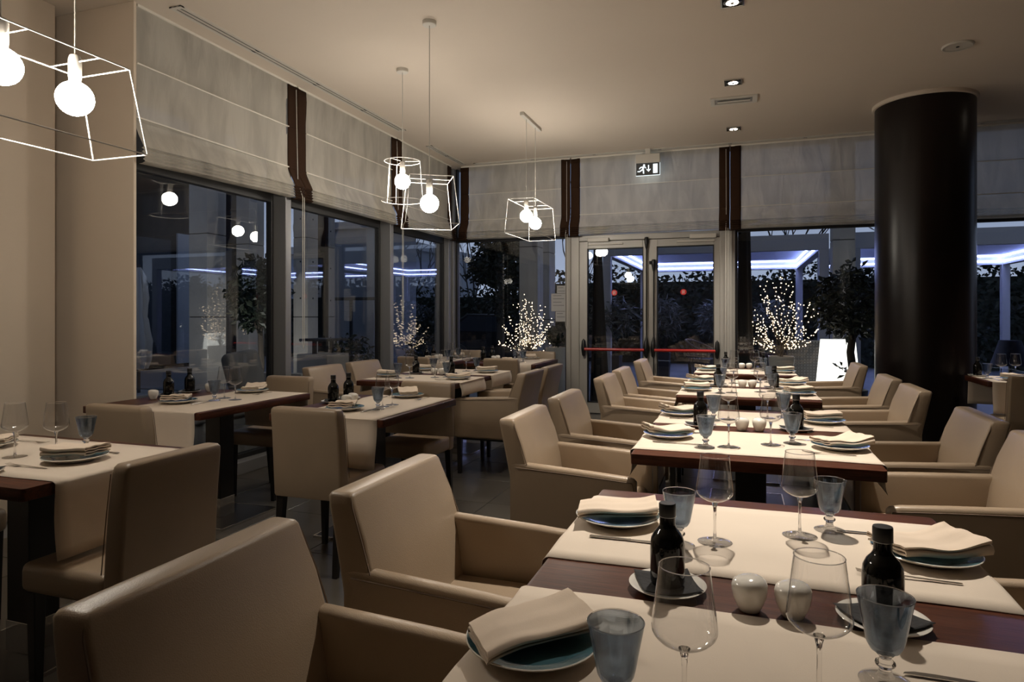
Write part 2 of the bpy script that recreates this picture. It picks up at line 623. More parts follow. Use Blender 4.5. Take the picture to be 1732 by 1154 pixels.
# double door
d1 = struct('door_1', 'pale aluminium glazed double door with red push bars')
b = MB()
b.box(-2.20, -2.02, Y_B - 0.10, Y_B + 0.06, 0, 2.36)
b.box(-0.24, -0.06, Y_B - 0.10, Y_B + 0.06, 0, 2.36)
b.box(-2.02, -0.24, Y_B - 0.10, Y_B + 0.06, 2.28, 2.36)
b.build('door_frame', M['door_alu'], d1, smooth=0, bevel=0.006)
b = MB()
b.box(-2.165, -2.13, Y_B - 0.135, Y_B - 0.10, 0, 2.36)
b.box(-0.13, -0.095, Y_B - 0.135, Y_B - 0.10, 0, 2.36)
b.build('frame_lip', M['door_alu'], d1, smooth=0, bevel=0.004)
MB().box(-2.20, -0.06, Y_B - 0.004, Y_B + 0.004, 2.36, ZC).build('transom_pane', M['pane'], d1, smooth=0)
for side in (0, 1):
    x0, x1 = ((-2.02, -1.11), (-1.11, -0.24))[side]
    g0, g1 = ((-1.905, -1.19), (-1.0, -0.32))[side]
    lf = MB()
    lf.box(x0, g0, Y_B - 0.085, Y_B - 0.02, 0.01, 2.275)
    lf.box(g1, x1, Y_B - 0.085, Y_B - 0.02, 0.01, 2.275)
    lf.box(g0, g1, Y_B - 0.085, Y_B - 0.02, 2.17, 2.275)
    lf.box(g0, g1, Y_B - 0.085, Y_B - 0.02, 0.01, 0.16)
    leaf = lf.build('door_leaf', M['door_alu'], d1, smooth=0, bevel=0.004)
    bd = MB()
    bd.box(g0 - 0.012, g0, Y_B - 0.09, Y_B - 0.03, 0.148, 2.182)
    bd.box(g1, g1 + 0.012, Y_B - 0.09, Y_B - 0.03, 0.148, 2.182)
    bd.box(g0, g1, Y_B - 0.09, Y_B - 0.03, 2.17, 2.182)
    bd.box(g0, g1, Y_B - 0.09, Y_B - 0.03, 0.148, 0.16)
    bd.build('glazing_bead', M['gasket'], leaf, smooth=0)
    MB().box(g0, g1, Y_B - 0.056, Y_B - 0.050, 0.16, 2.17).build('glass_pane', M['pane'], leaf, smooth=0)
    # push bar with its end housings
    yb = Y_B - 0.16
    p = MB().tube([(g0 - 0.03, yb, 0.855), (g1 + 0.03, yb, 0.855)], 0.019, 10).build('push_bar', M['red_bar'], leaf)
    for xx in (g0 - 0.05, g1 + 0.05):
        h = MB()
        prof = [(0.004, -0.11), (0.022, -0.09), (0.030, -0.03), (0.034, 0.0), (0.030, 0.04), (0.022, 0.10), (0.004, 0.125)]
        h.lathe(prof, 12, (xx, Y_B - 0.125, 0.865), True, True)
        h.build('bar_housing', M['black_plastic'], leaf)
    # closer
    cx = ((-1.90, -1.62), (-0.60, -0.28))[side]
    c2 = MB().box(cx[0], cx[1], Y_B - 0.145, Y_B - 0.085, 2.262, 2.315).build('door_closer', M['white'], leaf, smooth=0, bevel=0.006)
    ax = ((-1.90, -1.44), (-0.76, -0.30))[side]
    MB().box(ax[0], ax[1], Y_B - 0.125, Y_B - 0.10, 2.222, 2.24).build('closer_arm', M['white'], c2, smooth=0, bevel=0.003)
    # red round sticker on the pane
    sx = ((-1.56,), (-0.68,))[side][0]
    st = MB()
    st.prism([(0.038 * math.cos(2 * PI * i / 24), 0.038 * math.sin(2 * PI * i / 24)) for i in range(24)], 0, 0.002, T=Matrix.Translation((sx, Y_B - 0.058, 1.595)) @ Matrix.Rotation(PI / 2, 4, 'X'))
    st = st.build('sticker', M['red_sticker'], leaf, smooth=0)
    gl = MB()
    TT = Matrix.Translation((sx, Y_B - 0.0605, 1.595)) @ Matrix.Rotation(PI / 2, 4, 'X')
    for poly in ([(-0.016, -0.022), (-0.010, -0.022), (-0.010, 0.022), (-0.016, 0.022)],
                 [(-0.004, -0.022), (0.002, -0.022), (0.002, 0.022), (-0.004, 0.022)],
                 [(0.004, 0.022), (0.014, 0.022), (0.019, 0.012), (0.014, 0.002), (0.004, 0.002), (0.004, 0.006), (0.012, 0.007), (0.014, 0.012), (0.012, 0.017), (0.004, 0.018)],
                 [(0.006, 0.001), (0.012, 0.001), (0.020, -0.022), (0.014, -0.022)]):
        gl.prism(poly, 0, 0.001, T=TT)
    gl.build('sticker_letter', M['sticker_white'], st, smooth=0) if False else gl.build('sticker_letter', M['sticker_white'], leaf, smooth=0)
# vertical rods of the panic bolts at the meeting stiles
for xx, zt in ((-1.135, 2.24), (-1.045, 1.95)):
    rb = MB()
    rb.tube([(xx, Y_B - 0.115, 0.75), (xx, Y_B - 0.115, zt)], 0.0085, 8)
    rod = rb.build('bolt_rod', M['black_plastic'], d1)
    hb = MB()
    prof = [(0.006, -0.11), (0.016, -0.08), (0.026, -0.02), (0.028, 0.02), (0.022, 0.05), (0.010, 0.055)]
    hb.lathe(prof, 12, (xx, Y_B - 0.118, zt + 0.01), True, True)
    hb.build('bolt_head', M['black_plastic'], rod)
    hb = MB()
    prof = [(0.006, -0.15), (0.018, -0.10), (0.030, -0.03), (0.032, 0.02), (0.022, 0.09), (0.008, 0.15)]
    hb.lathe(prof, 12, (xx, Y_B - 0.120, 0.885), True, True)
    hb.build('bolt_handle', M['black_plastic'], rod)
MB().tube([(-1.10, Y_B - 0.10, 1.975), (-1.04, Y_B - 0.10, 1.975)], 0.022, 10).build('bolt_catch', M['black_plastic'], d1)
# bottom bolt rods
for xx in (-1.135, -1.045):
    MB().tube([(xx, Y_B - 0.115, 0.03), (xx, Y_B - 0.115, 0.74)], 0.0085, 8).build('bolt_rod', M['black_plastic'], d1)

# pillar with its pale collar
pl = struct('pillar', 'dark glossy round pillar standing right of the long table row')
PX, PY, PR = 1.70, 7.42, 0.425
MB().lathe([(PR, 0.0), (PR, ZC - 0.012)], 72, (PX, PY, 0), True, True).build('shaft', M['pillar'], pl)
MB().lathe([(PR + 0.015, ZC - 0.035), (PR + 0.022, ZC - 0.03), (PR + 0.022, ZC)], 72, (PX, PY, 0), True, True).build('collar', M['ceiling'], pl)


# ------------------------------------------------------------------ roman blinds
BLIND_Z = [(0.0, 3.365), (0.0, 3.27), (0.0, 3.17), (0.0, 3.07), (0.0, 2.985), (0.004, 2.98), (0.0, 2.975), (0.0, 2.87), (0.0, 2.75), (0.0, 2.63), (0.006, 2.62), (0.002, 2.612), (0.012, 2.58), (0.035, 2.53), (0.060, 2.485), (0.075, 2.455),
           (0.056, 2.449), (0.078, 2.436), (0.060, 2.426), (0.082, 2.411), (0.063, 2.402), (0.086, 2.386), (0.066, 2.377), (0.088, 2.360), (0.060, 2.350), (0.030, 2.348)]


def blind(label, axis, base, u0, u1, zs=1.0, cord_at=None, drop=0.0, bl=True, br=True):
    """axis 'x': hangs across X at y=base facing -Y;  axis 'y': across Y at x=base facing +X"""
    t = thing('roman_blind', label, 'blind', (0, 0, 0), 0, 'roman blinds along the two window walls')

    def P(u, d, z):
        return (base + d, u, z) if axis == 'y' else (u, base - d, z)

    def dz(z, u):
        k = max(0.0, min(1.0, (3.0 - z) / 0.6))
        return z - drop * k * (1 - (u - u0) / (u1 - u0))
    bw = 0.125
    a0, a1 = u0 + (bw if bl else 0), u1 - (bw if br else 0)
    n = 26
    grid = MB()
    rings = []
    for d, z in BLIND_Z:
        row = []
        for i in range(n + 1):
            u = a0 + (a1 - a0) * i / n
            wv = 0.010 * noise.noise(Vector((u * 2.3 + base, z * 3.1, 1.7))) + 0.004 * noise.noise(Vector((u * 7 + z * 6, z * 2.0, 4.2)))
            row.append(P(u, d + wv * (1 if d < 0.05 else 0.6), dz(z, u) + 0.004 * noise.noise(Vector((u * 3, z, 9)))))
        rings.append(row)
    grid.loft(rings, False, False, closed=False)
    grid.build('cloth', M['blind'], t, smooth=50)
    for has, b0, b1 in ((bl, u0, u0 + bw), (br, u1 - bw, u1)):
        if not has:
            continue
        bb = MB()
        rings = []
        for d, z in BLIND_Z:
            row = []
            for i in range(5):
                u = b0 + (b1 - b0) * i / 4 + 0.0025 * noise.noise(Vector((z * 9, base, round(b1 if b1 == u1 else b0, 1))))
                row.append(P(u, d + 0.006 + 0.010 * noise.noise(Vector((u * 12, z * 6, 3.3))), dz(z, u) - 0.012 * (z < 2.45)))
            rings.append(row)
        bb.loft(rings, False, False, closed=False)
        o = bb.build('border', M['brown'], t, smooth=50)
        sm = o.modifiers.new('thick', 'SOLIDIFY')
        sm.thickness = 0.004
    for z in (2.98, 2.62):
        MB().tube([P(a0, 0.016, z), P((a0 + a1) / 2, 0.016, z - 0.002), P(a1, 0.016, z)], 0.0055, 6).build('batten', M['slat'], t)
    hr = MB()
    v0, v1 = P(u0 + 0.01, -0.02, 3.345), P(u1 - 0.01, 0.012, ZC - 0.001)
    hr.box(min(v0[0], v1[0]), max(v0[0], v1[0]), min(v0[1], v1[1]), max(v0[1], v1[1]), 3.362, ZC - 0.001)
    hr.build('headrail', M['slat'], t, smooth=0)
    if cord_at:
        cu, z1 = cord_at
        pts = [P(cu, 0.03, 3.33), P(cu + 0.004, 0.045, 2.5), P(cu, 0.10, 2.36), P(cu, 0.10, z1 + 0.05), P(cu + 0.012, 0.10, z1), P(cu + 0.024, 0.10, z1 + 0.05), P(cu + 0.024, 0.10, 2.36)]
        MB().tube(pts, 0.0032, 5).build('pull_cord', M['cord'], t)
    return t


XB_A = -3.81
blind('wide roman blind over the left window beside the plaster pier', 'y', XB_A, 3.33, 5.016, cord_at=(4.975, 1.0), drop=0.04, bl=False)
blind('roman blind over the middle window of the left wall', 'y', XB_A, 5.021, 6.860, cord_at=(6.82, 1.2))
blind('narrow roman blind on the left wall ending at the corner', 'y', XB_A, 6.866, 8.40)
YB_B = 8.49
blind('roman blind right of the corner, left of the double door', 'x', YB_B, -3.70, -2.121, cord_at=(-2.165, 1.12))
blind('roman blind above the glazed double door', 'x', YB_B, -2.116, -0.121, cord_at=(-0.165, 0.75))
blind('roman blind between the double door and the dark pillar', 'x', YB_B, -0.116, 1.897)
blind('roman blind right of the dark pillar', 'x', YB_B, 1.903, 3.9)

# ------------------------------------------------------------------ ceiling fittings
def slot_diffuser(label, axis, a, b, c0, c1):
    t = thing('air_slot', label, 'air vent', (0, 0, 0), 0, 'linear air slots in the ceiling')
    fr, sl = MB(), MB()
    w = c1 - c0
    bars = [(c0, c0 + w * 0.22), (c0 + w * 0.42, c0 + w * 0.58), (c0 + w * 0.78, c1)]
    gaps = [(c0 + w * 0.22, c0 + w * 0.42), (c0 + w * 0.58, c0 + w * 0.78)]

    def put(m, p0, p1, q0, q1, z0, z1):
        if axis == 'y':
            m.box(q0, q1, p0, p1, z0, z1)
        else:
            m.box(p0, p1, q0, q1, z0, z1)
    for q0, q1 in bars:
        put(fr, a, b, q0, q1, ZC - 0.010, ZC + 0.01)
    put(fr, a, a + 0.03, c0, c1, ZC - 0.0095, ZC + 0.01)
    put(fr, b - 0.03, b, c0, c1, ZC - 0.0095, ZC + 0.01)
    fr.build('vent_frame', M['white'], t, smooth=0)
    for q0, q1 in gaps:
        g = MB()
        put(g, a + 0.03, b - 0.03, q0, q1, ZC - 0.003, ZC + 0.01)
        g.build('slot', M['dark'], t, smooth=0)
    n = int((b - a) / 0.9)
    for k in range(1, n + 1):
        g = MB()
        p = a + (b - a) * k / (n + 1)
        put(g, p - 0.02, p + 0.02, c0 + w * 0.2, c1 - w * 0.2, ZC - 0.008, ZC)
        g.build('deflector', M['dark'], t, smooth=0)
    return t


slot_diffuser('long ceiling air slot along the left windows', 'y', 3.45, 6.60, -3.645, -3.545)
slot_diffuser('short ceiling air slot by the corner over the left windows', 'y', 7.30, 8.36, -3.645, -3.565)
slot_diffuser('long ceiling air slot along the door wall', 'x', -3.45, 1.55, 8.345, 8.425)
slot_diffuser('ceiling air slot right of the dark pillar', 'x', 1.75, 3.2, 8.345, 8.425)


def spot_lamp(x, y, z, watts, angle, blend=1.0, tilt=(0, 0)):
    l = bpy.data.lights.new('downlight_beam', 'SPOT')
    l.energy = watts
    l.color = (1.0, 0.90, 0.78)
    l.spot_size = math.radians(angle)
    l.spot_blend = blend
    l.shadow_soft_size = 0.035
    return l


def downlight(label, x, y, watts=SPOT_W, angle=70, aim=(0, 0), beam=True):
    t = thing('downlight', label, 'ceiling light', (x, y, ZC), 0, 'square recessed downlights')
    b = MB()
    h = 0.075
    for q in ((-h, h, -h, -h + 0.012), (-h, h, h - 0.012, h), (-h, -h + 0.012, -h + 0.012, h - 0.012), (h - 0.012, h, -h + 0.012, h - 0.012)):
        b.box(*q, -0.012, 0.0)
    b.build('trim_ring', M['chrome'], t, smooth=0, bevel=0.002)
    r = MB().box(-h + 0.012, h - 0.012, -h + 0.012, h - 0.012, -0.005, 0.0)
    r.build('recess', M['dark'], t, smooth=0)
    MB().lathe([(0.054, -0.004), (0.058, -0.010), (0.046, -0.016), (0.040, -0.014)], 24).build('reflector', M['chrome'], t)
    MB().lathe([(0.001, -0.0135), (0.041, -0.0135), (0.041, -0.010), (0.001, -0.010)], 24, cap0=True, cap1=True).build('lens', M['spot'], t)
    MB().lathe([(0.001, -0.024), (0.010, -0.022), (0.012, -0.0135)], 12, cap0=True).build('lamp_clip', M['dark'], t)
    if beam:
        l = spot_lamp(x, y, ZC, watts, angle)
        lo = bpy.data.objects.new('beam', l)
        C.objects.link(lo)
        lo.parent = t
        lo.location = (0, 0, -0.05)
        lo.rotation_euler = (aim[0], aim[1], 0)
    return t


SP = [(-0.06, 1.50, 'recessed downlight above the nearest long table, out of view', 0),
      (-0.06, 3.05, 'recessed downlight above the second long table, out of view', 1),
      (-0.05, 4.60, 'recessed downlight at the top edge of the photo', 1),
      (-0.06, 6.19, 'recessed downlight just before the flat emergency lamp', 1),
      (-0.07, 7.73, 'recessed downlight nearest the exit sign', 1),
      (3.6, 1.6, 'added downlight far right over the side aisle, out of view', 1),  # unseen downlights added from here on to supply light at the right
      (3.7, 4.4, 'added downlight beyond the right chairs, out of view', 1),
      (3.0, 7.0, 'added downlight over the table behind the pillar, out of view', 1)]
for x, y, lb, on in SP:
    if on:
        tilt = (y == 3.05)
        downlight(lb, x, y, SPOT_W * (1.32 if tilt else 1.0), aim=(-0.20 if tilt else 0.0, 0.0))

# flat emergency lamp
t = thing('emergency_lamp', 'flat rectangular emergency lamp set into the ceiling', 'ceiling light', (-0.06, 6.715, ZC), math.radians(0.5))
b = MB()
for q in ((-0.215, 0.215, -0.115, -0.075), (-0.215, 0.215, 0.075, 0.115), (-0.215, -0.17, -0.075, 0.075), (0.17, 0.215, -0.075, 0.075)):
    b.box(*q, -0.012, 0)
b.build('lamp_frame', M['white'], t, smooth=0, bevel=0.003)
MB().box(-0.17, 0.17, -0.075, 0.075, -0.004, 0).build('reflector_tray', M['chrome'], t, smooth=0)
MB().tube([(-0.15, 0, -0.012), (0.15, 0, -0.012)], 0.010, 10).build('tube_lamp', M['strip_dim'], t)

# ceiling speaker
t = thing('ceiling_speaker', 'round flush ceiling speaker near the dark pillar', 'speaker', (1.585, 5.93, ZC))
MB().lathe([(0.085, -0.012), (0.10, -0.014), (0.108, -0.008), (0.108, 0)], 36, cap1=True).build('rim', M['white'], t)
MB().lathe([(0.001, -0.010), (0.085, -0.010), (0.085, 0)], 36, cap0=True).build('grille', M['white'], t)
MB().lathe([(0.001, -0.014), (0.012, -0.013), (0.012, -0.009)], 12, cap0=True).build('centre_badge', M['dark'], t)

# exit sign hanging from the ceiling
t = thing('exit_sign', 'lit exit sign with running figure and down arrow', 'sign', (-1.09, 8.33, 0))
MB().box(-0.15, 0.15, -0.03, 0.03, 3.20, 3.31).build('housing', M['white'], t, smooth=0, bevel=0.006)
MB().box(-0.03, 0.03, -0.015, 0.015, 3.31, ZC).build('bracket', M['white'], t, smooth=0)
pn = MB().box(-0.145, 0.145, -0.010, 0.006, 3.05, 3.20).build('panel', M['sign_dark'], t, smooth=0)
MB().box(-0.148, 0.148, 0.006, 0.014, 3.046, 3.20).build('edge_light', M['sign_white'], pn, smooth=0)
TT = Matrix.Translation((0, -0.0125, 3.125)) @ Matrix.Rotation(PI / 2, 4, 'X')
fig = MB()
fig.prism([(-0.045 + 0.013 * math.cos(2 * PI * i / 14), 0.048 + 0.013 * math.sin(2 * PI * i / 14)) for i in range(14)], 0, 0.002, T=TT)
for poly in ([(-0.085, 0.030), (-0.052, 0.036), (-0.040, 0.022), (-0.056, -0.008), (-0.072, -0.004), (-0.064, 0.020), (-0.090, 0.016)],
             [(-0.060, 0.0), (-0.046, -0.006), (-0.044, -0.056), (-0.058, -0.056), (-0.060, -0.016), (-0.076, -0.004)],
             [(-0.072, 0.0), (-0.064, -0.014), (-0.100, -0.034), (-0.128, -0.030), (-0.126, -0.020), (-0.102, -0.022)],
             [(-0.042, 0.026), (-0.024, 0.008), (-0.018, 0.014), (-0.036, 0.036)],
             [(-0.090, 0.030), (-0.108, 0.006), (-0.100, 0.002), (-0.082, 0.022)]):
    fig.prism(poly, 0, 0.002, T=TT)
fig.build('running_figure', M['sign_white'], pn, smooth=0)
arr = MB()
arr.prism([(0.004, 0.048), (0.016, 0.048), (0.016, -0.012), (0.034, 0.002), (0.034, -0.010), (0.010, -0.036), (-0.014, -0.010), (-0.014, 0.002), (0.004, -0.012)], 0, 0.002, T=TT)
arr.build('arrow', M['sign_white'], pn, smooth=0)
MB().prism([(0.066, -0.056), (0.120, -0.056), (0.120, 0.058), (0.066, 0.058)], 0, 0.002, T=TT).build('doorway_symbol', M['sign_white'], pn, smooth=0)


# ------------------------------------------------------------------ pendant lamps of white wire
def wire_path(b, pts, r=0.0045, closed=False):
    b.tube(pts, r, 6, closed=closed)


def bulb_set(t, x, y, zb, zc, r=0.0655):
    """cord, socket and lit globe hung in thing t (coordinates local to t)"""
    MB().tube([(x, y, zb + r + 0.10), (x, y, zc)], 0.0028, 6).build('cord', M['cord'], t)
    MB().lathe([(0.006, r + 0.105), (0.018, r + 0.10), (0.023, r + 0.085), (0.023, r + 0.02), (0.021, r + 0.004), (0.021, r - 0.004)], 18, (x, y, zb), True, True).build('socket', M['white'], t)
    MB().sphere((x, y, zb), r, 20, 14).build('globe_bulb', M['bulb'], t, smooth=80)


def frustum_frame(t, hw_t, hl_t, hw_b, hl_b, zt, zb, rot=0.0, spokes=((0, 0),)):
    ca, sa = math.cos(rot), math.sin(rot)

    def R(x, y, z):
        return (x * ca - y * sa, x * sa + y * ca, z)
    top = [R(-hw_t, -hl_t, zt), R(hw_t, -hl_t, zt), R(hw_t, hl_t, zt), R(-hw_t, hl_t, zt)]
    bot = [R(-hw_b, -hl_b, zb), R(hw_b, -hl_b, zb), R(hw_b, hl_b, zb), R(-hw_b, hl_b, zb)]
    for ring, nm in ((top, 'top_wire'), (bot, 'bottom_wire')):
        b = MB()
        for i in range(4):
            b.tube([ring[i], ring[(i + 1) % 4]], 0.0028, 6)
        b.build(nm, M['wire'], t)
    for i in range(4):
        MB().tube([bot[i], top[i]], 0.0028, 6).build('side_wire', M['wire'], t)
    for (sx, sy) in spokes:
        b = MB()
        for ex, ey in ((-hw_t, sy), (hw_t, sy)):
            dx = 0.024 if ex > 0 else -0.024
            b.tube([R(sx + dx, sy, zt + 0.0), R(ex, ey, zt)], 0.0025, 6)
        b.build('spoke', M['wire'], t)


# square frame lamp over the aisle between left tables
t = thing('wire_pendant', 'square white wire pendant with one globe, right of the drum pendant', 'pendant lamp', (-2.08, 4.22, 0), 0, 'white wire pendant lamps')
MB().lathe([(0.045, ZC - 0.03), (0.05, ZC - 0.026), (0.05, ZC)], 24, cap0=True).build('canopy', M['white'], t)
bulb_set(t, 0, 0, 2.09, ZC - 0.02)
frustum_frame(t, 0.150, 0.150, 0.185, 0.185, 2.262, 1.93, rot=math.radians(33))

# drum lamp
t = thing('wire_pendant', 'round drum white wire pendant with one globe', 'pendant lamp', (-2.70, 4.965, 0), 0, 'white wire pendant lamps')
MB().lathe([(0.045, ZC - 0.03), (0.05, ZC - 0.026), (0.05, ZC)], 24, cap0=True).build('canopy', M['white'], t)
bulb_set(t, 0, 0, 2.43, ZC - 0.02)
rt, rb_, zt, zb = 0.150, 0.175, 2.60, 2.265
for r_, z_, nm in ((rt, zt, 'top_wire'), (rb_, zb, 'bottom_wire')):
    MB().tube([(r_ * math.cos(2 * PI * i / 40), r_ * math.sin(2 * PI * i / 40), z_) for i in range(40)], 0.0028, 6, closed=True).build(nm, M['wire'], t)
for a in (0.3, 0.3 + 2 * PI / 3, 0.3 + 4 * PI / 3, 2.9):
    MB().tube([(rb_ * math.cos(a), rb_ * math.sin(a), zb), (rt * math.cos(a), rt * math.sin(a), zt)], 0.0028, 6).build('side_wire', M['wire'], t)
for a in (0.3, 0.3 + 2 * PI / 3, 0.3 + 4 * PI / 3):
    MB().tube([(0.024 * math.cos(a), 0.024 * math.sin(a), zt), (rt * math.cos(a), rt * math.sin(a), zt)], 0.0025, 6).build('spoke', M['wire'], t)

# two-globe lamp near the door wall
t = thing('wire_pendant', 'farthest white wire pendant, two globes under a ceiling bar', 'pendant lamp', (-2.11, 6.72, 0), 0, 'white wire pendant lamps')
MB().box(-0.022, 0.022, -0.32, 0.32, ZC - 0.035, ZC).build('canopy_bar', M['white'], t, smooth=0, bevel=0.004)
bulb_set(t, 0, -0.17, 2.335, ZC - 0.03)
bulb_set(t, 0, 0.15, 2.30, ZC - 0.03)
frustum_frame(t, 0.137, 0.36, 0.155, 0.41, 2.49, 2.14, spokes=((0, -0.17), (0, 0.15)))

# near left lamp, partly outside the frame
t = thing('wire_pendant', 'nearest long white wire pendant at the upper left edge', 'pendant lamp', (-2.43, 1.62, 0), 0, 'white wire pendant lamps')
MB().box(-0.022, 0.022, -0.32, 0.32, ZC - 0.035, ZC).build('canopy_bar', M['white'], t, smooth=0, bevel=0.004)
bulb_set(t, 0, 0.235, 2.135, ZC - 0.03)
bulb_set(t, 0, -0.035, 2.165, ZC - 0.03)
frustum_frame(t, 0.135, 0.36, 0.150, 0.43, 2.275, 1.95, spokes=((0, 0.235), (0, -0.035)))
# a further lamp of the same kind out of view over the left tables, seen reflected in the panes


# ------------------------------------------------------------------ furniture prototypes
def make_armchair():
    t = thing('armchair', 'x', 'armchair')
    b = MB()
    secs = [(0.30, -0.232, -0.135, 0.268), (0.45, -0.248, -0.150, 0.275), (0.60, -0.270, -0.172, 0.278), (0.72, -0.297, -0.205, 0.272), (0.80, -0.317, -0.238, 0.266),
            (0.824, -0.322, -0.246, 0.263), (0.832, -0.318, -0.252, 0.258), (0.835, -0.309, -0.261, 0.249)]
    rings = []
    for z, xr, xf, hw in secs:
        hx = (xf - xr) / 2
        rings.append([(x, y, z) for x, y in rrect(hx, hw, min(0.013, hx * 0.95), 3, (xf + xr) / 2, 0)])
    b.loft(rings)
    b.build('backrest', M['leather'], t, smooth=50)
    for s in (-1, 1):
        b = MB()
        rings = []
        for x, zt, zb, yo, yi, r in ((-0.262, 0.652, 0.30, 0.276, 0.236, 0.016), (-0.15, 0.645, 0.295, 0.284, 0.236, 0.018), (0.10, 0.632, 0.295, 0.288, 0.240, 0.018), (0.25, 0.622, 0.295, 0.288, 0.244, 0.018),
                                     (0.280, 0.616, 0.297, 0.286, 0.246, 0.017), (0.292, 0.604, 0.302, 0.281, 0.251, 0.012)):
            rings.append([(x, s * y, z) for y, z in rrect((yo - yi) / 2, (zt - zb) / 2, r, 3, (yo + yi) / 2, (zt + zb) / 2)])
        b.loft(rings)
        b.build('armrest', M['leather'], t, smooth=50)
        MB().tube([(-0.235, s * 0.2865, 0.628), (0.10, s * 0.2890, 0.612), (0.276, s * 0.2885, 0.600), (0.288, s * 0.284, 0.55), (0.289, s * 0.284, 0.32)], 0.0022, 5).build('seam', M['stitch'], t)
    for s in (-1, 1):
        MB().tube([(-0.150, s * 0.276, 0.60), (-0.178, s * 0.2785, 0.62), (-0.212, s * 0.2735, 0.72), (-0.244, s * 0.2655, 0.80), (-0.252, s * 0.258, 0.822)], 0.0022, 5).build('seam', M['stitch'], t)
    MB().box(-0.20, 0.275, -0.240, 0.240, 0.33, 0.462).build('seat', M['leather'], t, smooth=50, bevel=0.028, seg=3)
    MB().box(-0.215, 0.275, -0.245, 0.245, 0.275, 0.332).build('seat_frame', M['blackwood'], t, smooth=0, bevel=0.004)
    for sx in (-1, 1):
        for sy in (-1, 1):
            b = MB()
            cx, cy = (0.25, 0.255) if sx > 0 else (-0.205, 0.245)
            b.loft([[(cx + x + (0.0 if sx > 0 else -0.03), sy * cy + y, 0.0) for x, y in rrect(0.015, 0.015, 0.003, 1)], [(cx + x, sy * cy + y, 0.30) for x, y in rrect(0.021, 0.021, 0.003, 1)]])
            b.build('leg', M['blackwood'], t, smooth=30)
    return t


def make_sidechair():
    t = thing('side_chair', 'x', 'chair')
    b = MB()
    secs = [(0.375, -0.196, -0.124, 0.196), (0.385, -0.199, -0.121, 0.200), (0.50, -0.204, -0.128, 0.201), (0.68, -0.216, -0.142, 0.200), (0.80, -0.229, -0.157, 0.198),
            (0.820, -0.231, -0.161, 0.195), (0.830, -0.226, -0.168, 0.188), (0.833, -0.214, -0.180, 0.175)]
    rings = []
    for z, xr, xf, hw in secs:
        hx = (xf - xr) / 2
        rings.append([(x, y, z) for x, y in rrect(hx, hw, min(0.014, hx * 0.95), 3, (xf + xr) / 2, 0)])
    b.loft(rings)
    b.build('backrest', M['leather'], t, smooth=50)
    MB().box(-0.135, 0.245, -0.203, 0.203, 0.375, 0.475).build('seat', M['leather'], t, smooth=50, bevel=0.026, seg=3)
    for s in (-1, 1):
        MB().tube([(-0.124, s * 0.2015, 0.48), (-0.146, s * 0.2005, 0.68), (-0.160, s * 0.1975, 0.80)], 0.0018, 5).build('seam', M['stitch'], t)
    for sx in (-1, 1):
        for sy in (-1, 1):
            b = MB()
            cx = 0.205 if sx > 0 else -0.165
            b.loft([[(cx + x + (0.0 if sx > 0 else -0.035), sy * 0.172 + y, 0.0) for x, y in rrect(0.014, 0.014, 0.003, 1)], [(cx + x, sy * 0.172 + y, 0.378) for x, y in rrect(0.021, 0.021, 0.003, 1)]])
            b.build('leg', M['blackwood'], t, smooth=30)
    return t


def make_table(label, x0, x1, y0, y1, posts, grain):
    """posts: pedestal centres; thing origin on the floor at the table centre"""
    cx, cy = (x0 + x1) / 2, (y0 + y1) / 2
    hx, hy = (x1 - x0) / 2, (y1 - y0) / 2
    t = thing('dining_table', label, 'table', (cx, cy, 0), 0, 'dark wooden restaurant tables')
    b = MB()
    b.loft([[(x, y, z) for x, y in rrect(hx, hy, 0.012, 3)] for z in (0.708, 0.75)])
    b.build('tabletop', M['walnut' if grain == 'x' else 'walnut_y'], t, smooth=30, bevel=0.003, seg=2)
    for px, py in posts:
        p = MB().box(px - 0.06, px + 0.06, py - 0.06, py + 0.06, 0.012, 0.708).build('pedestal', M['blackwood'], t, smooth=0, bevel=0.003)
        MB().box(px - 0.063, px + 0.063, py - 0.063, py + 0.063, 0.012, 0.13).build('metal_sleeve', M['chrome'], p, smooth=0, bevel=0.002)
        MB().box(px - 0.24, px + 0.24, py - 0.24, py + 0.24, 0.0, 0.012).build('base_plate', M['blackwood'], t, smooth=0, bevel=0.002)
        b = MB()
        for q in ((-0.245, 0.245, -0.245, -0.238), (-0.245, 0.245, 0.238, 0.245), (-0.245, -0.238, -0.238, 0.238), (0.238, 0.245, -0.238, 0.238)):
            b.box(px + q[0], px + q[1], py + q[2], py + q[3], 0.0, 0.014)
        b.build('steel_rim', M['chrome'], t, smooth=0)
    MB().box(-hx * 0.55, hx * 0.55, -hy * 0.55, hy * 0.55, 0.690, 0.708).build('support_plate', M['blackwood'], t, smooth=0)
    return t


